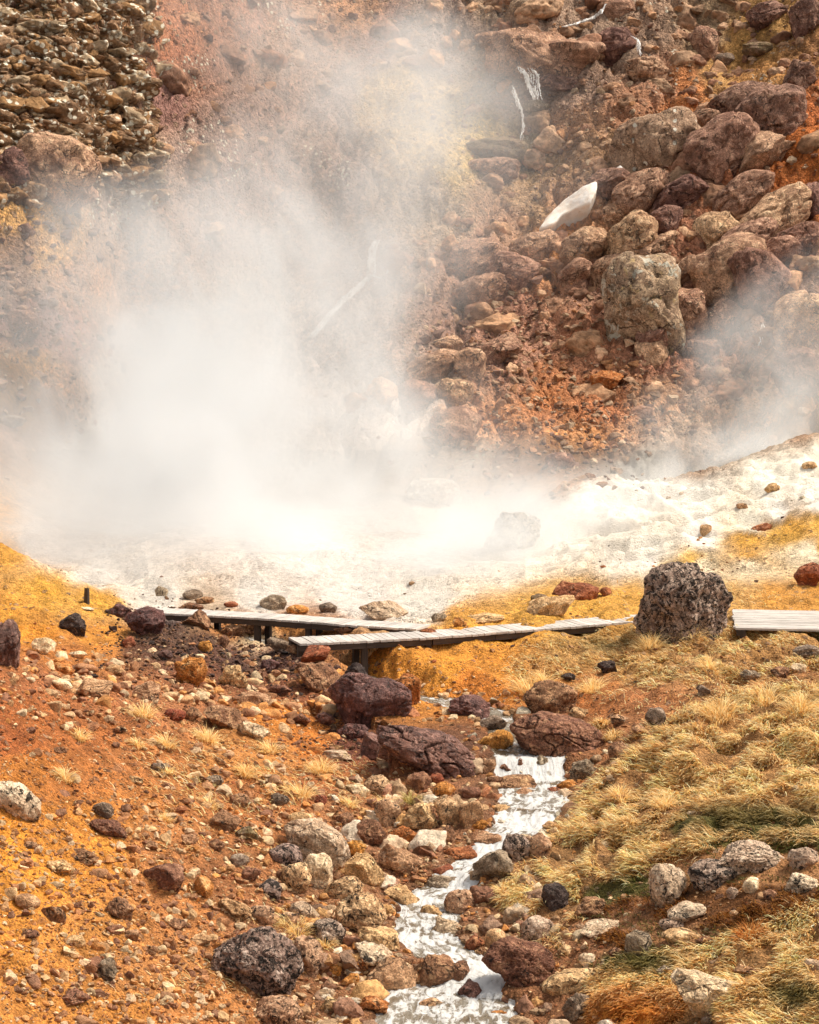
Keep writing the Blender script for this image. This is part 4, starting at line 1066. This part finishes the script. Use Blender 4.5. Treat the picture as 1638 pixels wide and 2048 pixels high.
def tuft(u, v, w, h, label, seed):
    r = np.random.default_rng(seed); g = hit(u, v + h * .42)[0]; Y = g[1]; W = w / F * Y; Hh = h / F * Y
    N = int(90 + w * 4 * r.uniform(.6, 1.4)); rad = W * .22 * np.sqrt(r.random(N)); th = r.uniform(0, 2 * PI, N)
    R = np.stack([rad * np.cos(th), rad * np.sin(th) * .9, -.02 + 0 * th], -1)
    R[:, 2] = H(g[0] + R[:, 0], g[1] + R[:, 1]) - g[2] - .015
    ang = th + r.normal(0, .5, N); bias = np.array([-.35, -.2]); D = np.stack([np.cos(ang), np.sin(ang)], -1) + bias; D /= np.linalg.norm(D, axis=1)[:, None]
    L = Hh * r.uniform(.35, 1.25, N); up0 = np.clip(1.5 - rad / (W * .22 + 1e-6) * .8 + r.normal(0, .15, N), .3, 1.6); droop = r.uniform(.7, 1.9, N)
    base_c = straw * np.array([.98, 1.06, 1.05])
    if 'greenish' in (label or ''): base_c = straw * np.array([.62, .75, .6])
    if 'orange brown' in (label or ''): base_c = straw * np.array([.7, .45, .25])
    C_ = base_c[r.integers(0, 5, N)] * r.uniform(.8, 1.2, (N, 1))
    Vv, Fc, Cc = blade_mesh(R, D, L, r.uniform(.006, .010, N), up0, droop, C_, r)
    o = link('grass_tuft', mk_mesh('grass_tuft', Vv, Fc, GM, {'Col': Cc})); o.location = g
    THINGS.append(dict(o=o, u=u, v=v, w=w, h=h, mat='straw', short=None, label=label or None, kind='grass_tuft', group='dry grass tufts'))
for i, ln in enumerate(TUFTS.split('\n')):
    a, lb = ln.split('|'); u, v, w, h = map(float, a.split()); tuft(u, v, w, h, lb, 700 + i)

# ---------------------------------------------------------------- boardwalk
def wood_mat(name, c1, c2, rough=.6):
    t = NT(name); P = t.n('ShaderNodeNewGeometry').outputs['Position']; a = t.n('ShaderNodeAttribute', attribute_name='tone').outputs['Fac']
    g = t.n('ShaderNodeAttribute', attribute_name='grain').outputs['Vector']
    n = t.noise(t.n('ShaderNodeMapping', {'Vector': g, 'Scale': (2.0, 26, 26)}).outputs[0], 2.0, 5, .7, .3); n2 = t.noise(P, 3, 4, .6)
    col = t.mix(t.ss(n, .35, .65), c1, c2); b = t.math('MULTIPLY', a, t.ss(n2, .3, .7, .85, 1.12))
    col = t.mix(1.0, col, t.n('ShaderNodeCombineColor', {0: b, 1: b, 2: b}).outputs[0], 'MULTIPLY')
    return t.surf(col, rough, n, .006, .8, .35)
WD = wood_mat('weathered_planks', (.62, .57, .52), (.46, .41, .37)); WB = wood_mat('dark_beam_wood', (.07, .045, .032), (.035, .024, .018)); WL = wood_mat('pale_beam_wood', (.42, .29, .17), (.26, .17, .10))
class Box:
    def __init__(s): s.V = []; s.F = []; s.T = []; s.G = []; s.n = 0
    def add(s, c, ex_, ey, ez, tone=1.0, long_=0):
        """centre and three half-extent vectors"""
        c, ex_, ey, ez = map(np.asarray, (c, ex_, ey, ez)); sg = [(-1, -1, -1), (1, -1, -1), (1, 1, -1), (-1, 1, -1), (-1, -1, 1), (1, -1, 1), (1, 1, 1), (-1, 1, 1)]
        for a, b, d in sg:
            s.V.append(c + a * ex_ + b * ey + d * ez); s.T.append(tone)
            l = [a * np.linalg.norm(ex_), b * np.linalg.norm(ey), d * np.linalg.norm(ez)]; l = l[long_:] + l[:long_]; s.G.append(np.array(l) + tone * 50)
        s.F += [[s.n + i for i in f_] for f_ in ((0, 3, 2, 1), (4, 5, 6, 7), (0, 1, 5, 4), (1, 2, 6, 5), (2, 3, 7, 6), (3, 0, 4, 7))]; s.n += 8
    def build(s, name, mat, parent, **kw):
        return link(name, mk_mesh(name, s.V, s.F, mat, {'tone': s.T, 'grain': np.array(s.G)}, smooth=False), parent, **kw)
def boardwalk(path, width, label, beam_mat=WB, pitch_=.105):
    """path: list of (x, y, z) centres of the deck top"""
    root = link('boardwalk', None, label=label, category='boardwalk', group='boardwalk sections'); p0 = np.array(path[0]); root.location = p0
    r = np.random.default_rng(len(path) + int(abs(p0[0]) * 10)); pk, bm, ps = Box(), Box(), Box()
    P_ = [np.array(p) - p0 for p in path]
    lens = [0]
    for a, b in zip(P_[:-1], P_[1:]): lens.append(lens[-1] + np.linalg.norm(b - a))
    n = int(lens[-1] / pitch_); PA = np.array(P_)
    def at(s): return np.array([np.interp(s, lens, PA[:, i]) for i in range(3)])
    for i in range(n):
        s = (i + .5) * pitch_; c = at(s); d = at(min(s + .25, lens[-1])) - at(max(s - .25, 0)); d /= np.linalg.norm(d); sd = np.array([-d[1], d[0], 0]); sd /= np.linalg.norm(sd); up = np.cross(d, sd)
        pk.add(c - up * .016 + sd * r.normal(0, .008) + up * r.normal(0, .002), d * (pitch_ / 2 - .005), sd * (width / 2 + r.uniform(-.006, .012)), up * .016, r.uniform(.82, 1.12), 1)
    m_ = max(2, int(lens[-1] / .9))
    for sgn in (-1, 1):
        for i in range(m_):
            s0, s1 = i * lens[-1] / m_, (i + 1) * lens[-1] / m_; a, b = at(s0), at(s1); d = b - a; L = np.linalg.norm(d); d /= L; sd = np.array([-d[1], d[0], 0]); up = np.cross(d, sd)
            bm.add((a + b) / 2 - up * .080 + sd * sgn * (width / 2 - .05), d * (L / 2 - .003), sd * .025, up * .045, 1.0, 0)
    for i in range(m_ + 1):
        c = at(i * lens[-1] / m_ * .96 + .04); j = min(i, m_ - 1); d = at((j + 1) * lens[-1] / m_) - at(j * lens[-1] / m_); d /= np.linalg.norm(d); sd = np.array([-d[1], d[0], 0])
        for sgn in (-1, 1):
            q_ = c + sd * sgn * (width / 2 - .12) + p0; gz = float(H(q_[0], q_[1])) - .15; top = q_[2] - .04
            if top > gz + .05: b1 = Box(); b1.add(np.array([q_[0], q_[1], (gz + top) / 2]) - p0, d * .045, sd * .045, np.array([0, 0, (top - gz) / 2]), 1.0, 2); b1.build('post', WB, root)
    pk.build('deck', WD, root); bm.build('side_beam', beam_mat, root)
def P_(u, v, z): return tuple(atZ(u, v, z))
boardwalk([P_(215, 1217, .22), P_(395, 1224, .22), P_(560, 1233, .22), P_(700, 1244, .20), P_(860, 1254, .20)], .62, 'rear boardwalk section running left across the white flat to the gravel mound')
boardwalk([P_(588, 1281, .20), P_(720, 1275, .20), P_(870, 1267, .21), P_(1040, 1254, .24), P_(1180, 1243, .27), P_(1330, 1231, .30)], .72, 'front boardwalk section along the ochre mound with a dark gap beneath')
boardwalk([P_(1640, 1259, .37), P_(1625, 1221, .37)], 2.55, 'right boardwalk section beside the great pitted boulder')

# wooden stake and driftwood
g = hit(174, 1207)[0]; Y = g[1]; k_ = Y / F
def stake():
    V_ = []; F_ = []; n = 10; Hs = [0, .25, .5, .75, 1]; r = np.random.default_rng(3)
    prof = r.uniform(.75, 1.15, n)
    for j, t_ in enumerate(Hs):
        for i in range(n):
            a = 2 * PI * i / n; R_ = 7.0 * k_ * prof[i] * (1 - .12 * t_) * (1 + r.normal(0, .05)); V_.append((R_ * math.cos(a) + .05 * t_ * k_ * 8, R_ * math.sin(a), t_ * 36 * k_ * (1 if j < 4 else r.uniform(.82, 1.1)) - .05))
    for j in range(4):
        for i in range(n): F_.append((j * n + i, j * n + (i + 1) % n, (j + 1) * n + (i + 1) % n, (j + 1) * n + i))
    c = len(V_); V_.append((0, 0, 33 * k_))
    me = mk_mesh('stake', V_, F_, WB, {'tone': np.ones(len(V_)), 'grain': np.array(V_)[:, [2, 0, 1]] * 3}, smooth=False)
    return me
o = link('wooden_post', stake(), label='short splintered wooden post standing on the ochre hillside', category='post'); o.location = g
rock(175, 1218, 26, 8, 'slab', 'pale', -20, 'stone', None, 'flat white stone lying at the foot of the splintered post')
g = hit(1160, 1592)[0]; bx = Box(); a = math.radians(38); bx.add((0, 0, .05), (.10 * math.cos(a), .06, .10 * math.sin(a)), (.01, .03, 0), (-.008 * math.sin(a), 0, .010), .8, 0)
bx2 = Box(); bx2.add((.012, -.02, .085), (.07 * math.cos(a), .045, .07 * math.sin(a)), (.005, .012, 0), (-.006, 0, .008), .7, 0); bx.V += bx2.V; bx.F += [[i + 8 for i in f_] for f_ in bx2.F]; bx.T += bx2.T; bx.G += bx2.G
o = bx.build('driftwood', WB, None, label='dark broken board stranded on the stream bank below the straw grass', category='driftwood'); o.location = g

# ---------------------------------------------------------------- snow patch
def patch(name, poly, mat, lift, label, cat):
    pl = np.array(poly, float); nu, nv = 90, 70
    uu, vv = np.meshgrid(np.linspace(pl[:, 0].min() - 4, pl[:, 0].max() + 4, nu), np.linspace(pl[:, 1].min() - 4, pl[:, 1].max() + 4, nv))
    W3 = hit(uu.ravel(), vv.ravel()); Pz = W3.reshape(nv, nu, 3)
    ins = inpoly(uu, vv, poly).astype(float); sm = ins.copy()
    for _ in range(5): sm = (sm + np.roll(sm, 1, 0) + np.roll(sm, -1, 0) + np.roll(sm, 1, 1) + np.roll(sm, -1, 1)) / 5
    Yb = blur(Pz[..., 1], 12); Yb = Yb - 1.1
    th = lift * sstep(.15, .75, sm) - .9 * (sm < .2) - .2
    Q = atY(uu, vv, Yb); Q[..., 1] -= th * .9; Q[..., 2] += th * .45 + .06 * fbm(Q * 1.5, 4)
    fc = grid_faces(nv, nu); k = sm.ravel()[fc].max(1) > .12
    me = mk_mesh(name, Q.reshape(-1, 3), fc[k][:, ::-1], mat); link(name, me, label=label, category=cat)
t = NT('old_snow'); Pn = t.n('ShaderNodeNewGeometry').outputs['Position']; n_ = t.noise(Pn, 3, 5, .6); ns_ = t.noise(Pn, 9, 5, .75); SN = t.surf(t.mix(t.ss(ns_, .60, .70), t.mix(t.ss(n_, .35, .7), (.86, .74, .62), (.93, .88, .82)), (.46, .34, .24)), .7, n_, .02, .5, .3)
patch('snow_patch', [(1078, 455), (1092, 432), (1130, 395), (1165, 370), (1196, 356), (1192, 380), (1180, 402), (1160, 412), (1140, 422), (1122, 430), (1105, 446)], SN, .12, 'large cream white snow patch lying along the dark cliff boulders', 'snow patch')
patch('snow_patch', [(1230, 340), (1240, 333), (1257, 348), (1246, 353)], SN, .25, 'tiny snow remnant just below the white dotted cliff boulder', 'snow patch')

# ---------------------------------------------------------------- cliff waterfalls
t = NT('white_falling_water'); Pn = t.n('ShaderNodeNewGeometry').outputs['Position']
n_ = t.noise(t.n('ShaderNodeMapping', {'Vector': Pn, 'Scale': (9, 3, 1.2)}).outputs[0], 1.4, 4, .7); FW = t.surf(t.mix(t.ss(n_, .35, .6), (.62, .57, .52), (.90, .88, .85)), .4, n_, .06, .8, .5)
def fall(path, label, strands, seed, off_=.5):
    """path: (u, v, width px); several irregular tapered strands of water in one body"""
    r = np.random.default_rng(seed); Vs = []; Fs = []; n0 = 0; pth = np.array(path, float)
    lens = np.concatenate([[0], np.cumsum(np.hypot(np.diff(pth[:, 0]), np.diff(pth[:, 1])))])
    K = max(16, int(lens[-1] / 2.2))
    for sidx in range(strands):
        s0, s1 = (0, lens[-1]) if sidx % 3 == 0 else sorted(r.uniform(0, lens[-1], 2))
        if sidx % 3: s1 = min(lens[-1], s0 + r.uniform(10, 34)); s0 = max(0, s1 - 30) if s1 - s0 < 8 else s0
        ss_ = np.linspace(s0, s1, K); u = np.interp(ss_, lens, pth[:, 0]); v = np.interp(ss_, lens, pth[:, 1]); w = np.interp(ss_, lens, pth[:, 2])
        off = r.uniform(-.5, .5); u = u + off * w + np.cumsum(r.normal(0, .5, K)) + r.normal(0, .5, K); v = v + off * w * .3 * (np.abs(np.gradient(u)) > 1.5)
        g = hit(u, v); Yc = np.convolve(np.pad(g[:, 1], 2, mode='edge'), np.ones(5) / 5, 'valid') - off_; c = atY(u, v, Yc)
        wd = r.uniform(.6, 1.9) / F * Yc * np.sin(np.linspace(.15, 1, K) * PI * .93).clip(.25, 1) * (.25 + 1.5 * r.random(K) ** 1.5)
        d = np.gradient(c, axis=0); d /= np.linalg.norm(d, axis=1)[:, None] + 1e-9; sd = np.cross(d, [0, -1, .0]); sd /= np.linalg.norm(sd, axis=1)[:, None] + 1e-9
        ring = [c + sd * wd[:, None] * math.cos(a) + np.array([0, -1, .3]) * wd[:, None] * math.sin(a) * .6 for a in (0, PI / 3, 2 * PI / 3, PI, 4 * PI / 3, 5 * PI / 3)]
        Rg = np.stack(ring, 1); Vs.append(Rg.reshape(-1, 3))
        for k in range(K - 1):
            for j in range(6): Fs.append((n0 + k * 6 + j, n0 + k * 6 + (j + 1) % 6, n0 + (k + 1) * 6 + (j + 1) % 6, n0 + (k + 1) * 6 + j))
        n0 += K * 6
    link('waterfall', mk_mesh('waterfall', np.concatenate(Vs), Fs, FW), label=label, category='waterfall', group='thin waterfalls on the cliff')
fall([(755, 480, 12), (745, 500, 14), (742, 530, 16), (740, 552, 16)], 'steep upright white fall in the middle of the cliff', 26, 1)
fall([(760, 556, 5), (742, 550, 5), (722, 570, 6), (690, 600, 8), (665, 625, 9), (640, 655, 8), (622, 674, 6)], 'slanting white cascade running down left into the steam', 34, 2)
fall([(1050, 136, 34), (1062, 150, 32), (1066, 175, 18), (1072, 200, 10)], 'wide upper fall dripping off the flat ledge', 26, 3, 1.5)
fall([(1024, 170, 3), (1036, 205, 4), (1045, 232, 5), (1046, 255, 6), (1040, 280, 6)], 'narrow lower thread of water below the ledge', 8, 4, 1.0)
fall([(1262, 72, 4), (1276, 80, 5), (1278, 100, 7), (1281, 112, 7)], 'small separate fall to the right of the ledge', 9, 5, 1.0)
fall([(1212, 8, 8), (1202, 26, 6), (1180, 38, 5), (1150, 48, 5), (1125, 54, 5)], 'topmost slanting rill near the top of the photo', 11, 6, .8)
fall([(776, 505, 3), (778, 530, 5), (776, 548, 3)], 'faint side trickle right of the upright middle fall', 3, 7)
fall([(1530, 645, 12), (1528, 670, 14), (1524, 692, 10)], 'short misty trickle on the right cliff', 5, 8)

# ---------------------------------------------------------------- auto labels
heroes = [t_ for t_ in THINGS if t_['short']]
seen = set(t_['label'] for t_ in THINGS if t_['label'])
def direction(dx, dy):
    a = math.degrees(math.atan2(-dy, dx)) % 360
    return ['right of', 'up and right of', 'above', 'up and left of', 'left of', 'down and left of', 'below', 'down and right of'][int((a + 22.5) // 45) % 8]
def size_word(w): return 'tiny' if w < 30 else 'small' if w < 48 else 'medium' if w < 75 else 'large'
for t_ in sorted(THINGS, key=lambda q_: -q_['w']):
    if t_['label']: continue
    kind = 'straw tuft' if t_['kind'] == 'grass_tuft' else t_['kind']
    colr_ = '' if kind == 'straw tuft' else CNAME[t_['mat']] + ' '
    hs = sorted((h_ for h_ in heroes if h_ is not t_), key=lambda h_: math.hypot(h_['u'] - t_['u'], (h_['v'] - t_['v']) * 1.3))
    if t_['short'] and kind != 'straw tuft':
        cands = [f"{t_['short']} {direction(t_['u'] - h_['u'], t_['v'] - h_['v'])} the {h_['short']}" for h_ in hs[:4]]
    else:
        cands = [f"{size_word(t_['w'])} {colr_}{kind} {direction(t_['u'] - h_['u'], t_['v'] - h_['v'])} the {h_['short']}" for h_ in hs[:3]]
    cands += [f"{size_word(t_['w'])} {colr_}{kind} between the {hs[0]['short']} and the {hs[k]['short']}" for k in (1, 2, 3)]
    cands += [f"{size_word(t_['w'])} {colr_}{kind} some way {direction(t_['u'] - h_['u'], t_['v'] - h_['v'])} the {h_['short']}" for h_ in hs[3:12]]
    for c in cands:
        if c not in seen and len(c.split()) <= 16: break
    t_['label'] = c; seen.add(c)
for t_ in THINGS:
    o = t_['o']; o['label'] = t_['label']; o['category'] = {'grass_tuft': 'grass tuft', 'stone': 'stone', 'boulder': 'boulder'}[t_['kind']]
    o['group'] = t_['group'] or ('boulders and stones of the cliff' if t_['v'] < 1060 else 'boulders and stones of the valley floor')

# ---------------------------------------------------------------- steam (real scattering volumes)
def steam(name, lo, hi, blobs, dens, seed, label=None):
    bx = Box(); c = (np.array(lo) + np.array(hi)) / 2; e = (np.array(hi) - np.array(lo)) / 2
    bx.add(c, (e[0], 0, 0), (0, e[1], 0), (0, 0, e[2]))
    t = NT(name + '_air'); P = t.n('ShaderNodeNewGeometry').outputs['Position']
    off = t.n('ShaderNodeVectorMath', {0: P, 1: (seed * 7.1, 0, 0)}, operation='ADD').outputs[0]
    wn = t.noise(off, .16, 2, .5, 0, 'Color')
    wv = t.n('ShaderNodeVectorMath', {0: wn, 1: (.5, .5, .5)}, operation='SUBTRACT').outputs[0]
    wp = t.n('ShaderNodeVectorMath', {0: wv, 1: (8.5, 8.5, 8.5), 2: P}, operation='MULTIPLY_ADD').outputs[0]
    tot = None
    for (u, v, Y, ru, rv, ry, rot, A) in blobs:
        c0 = atY(u, v, Y); k = Y / F
        mp = t.n('ShaderNodeMapping', {'Vector': wp, 'Location': tuple(c0), 'Rotation': (0, -math.radians(rot), 0), 'Scale': (ru * k, ry, rv * k)}, vector_type='TEXTURE').outputs[0]
        d = t.n('ShaderNodeVectorMath', {0: mp, 1: mp}, operation='DOT_PRODUCT').outputs['Value']
        e_ = t.math('MULTIPLY', t.math('EXPONENT', t.math('MULTIPLY', d, -1.0)), A)
        tot = e_ if tot is None else t.math('ADD', tot, e_)
    tot = t.math('MAXIMUM', t.math('SUBTRACT', tot, .035), 0.0)
    nz = t.noise(t.n('ShaderNodeVectorMath', {0: wp, 1: (1, .8, .62)}, operation='MULTIPLY').outputs[0],   .38, 5, .60, .3)
    f_ = t.ss(nz, .38, .68, .16, 1.9)
    dn = t.math('MULTIPLY', t.math('MULTIPLY', tot, f_), dens)
    vol = t.n('ShaderNodeVolumePrincipled', {'Color': (.94, .965, .985, 1), 'Density': dn, 'Anisotropy': .1})
    t.t.links.new(vol.outputs[0], t.out.inputs['Volume'])
    return bx.build(name, t.m, None, kind='stuff')
# u v Y ru rv ry rot A
steam('steam', (-17, 38.5, -1.5), (9.5, 92, 26), [
    (360, 1050, 49, 400, 150, 6, 0, .80),
    (400, 860, 54, 330, 200, 6, -10, .72),
    (500, 640, 60, 300, 200, 6, 25, .44),
    (230, 520, 62, 220, 110, 5, 10, .36),
    (650, 460, 67, 290, 160, 6, 40, .28),
    (790, 230, 74, 170, 120, 6, 25, .36),
    (560, 90, 80, 280, 130, 6, 0, .26),
    (900, 1110, 45, 330, 80, 4, 8, .75),
    (950, 990, 52, 220, 80, 4, 20, .30),
    (740, 840, 60, 210, 130, 5, 0, .26),
    (930, 130, 78, 160, 70, 5, 0, .14),
    (1020, 1065, 43, 130, 55, 2.5, 10, .70),
    (90, 960, 52, 220, 110, 5, 0, .36),
    (500, 1125, 42.5, 460, 50, 3, 0, .65),
    (860, 420, 66, 330, 300, 5, 0, .13),
], .42, 1)
steam('steam', (4.0, 47, .2), (18, 66, 12), [
    (1430, 800, 57, 200, 80, 3, 28, 1.0),
    (1600, 660, 59, 150, 90, 3, 40, .55),
    (1300, 890, 56, 130, 45, 3, 15, .55),
], .42, 2)

# ---------------------------------------------------------------- light
EL, AZ = math.radians(58), math.radians(82)      # azimuth from +Y towards +X
w = bpy.data.worlds.new('World'); sc.world = w; w.use_nodes = True
nt = w.node_tree; sky = nt.nodes.new('ShaderNodeTexSky'); sky.sky_type = 'NISHITA'; sky.sun_disc = False; sky.sun_elevation = EL; sky.sun_rotation = AZ; sky.dust_density = 4; sky.air_density = 1; sky.ozone_density = .4
bg = nt.nodes['Background']; hs_ = nt.nodes.new('ShaderNodeHueSaturation'); hs_.inputs['Saturation'].default_value = .25; nt.links.new(sky.outputs[0], hs_.inputs['Color']); nt.links.new(hs_.outputs[0], bg.inputs[0]); bg.inputs[1].default_value = .085
sl_ = bpy.data.lights.new('sun', 'SUN'); so = bpy.data.objects.new('sun', sl_); COL.objects.link(so)
sl_.energy = 1.5; sl_.angle = math.radians(10); sl_.color = (1, .93, .82)
so.rotation_euler = (PI / 2 - EL, 0, -AZ + PI) if False else (0, 0, 0)
import mathutils
dv = mathutils.Vector((math.sin(AZ) * math.cos(EL), math.cos(AZ) * math.cos(EL), math.sin(EL)))
so.rotation_euler = dv.to_track_quat('Z', 'Y').to_euler()
vs = sc.view_settings; vs.view_transform = 'Standard'; vs.look = 'None'; vs.gamma = 1; vs.use_curve_mapping = False; vs.exposure = 1.24; vs.use_white_balance = True; vs.white_balance_temperature = 6900
cy = sc.cycles; cy.use_denoising = True; cy.max_bounces = 6; cy.diffuse_bounces = 3; cy.glossy_bounces = 2; cy.volume_bounces = 2; cy.transparent_max_bounces = 8
cy.use_adaptive_sampling = True; cy.adaptive_threshold = .03; cy.volume_step_rate = .55; cy.volume_max_steps = 256

cy.time_limit = 900
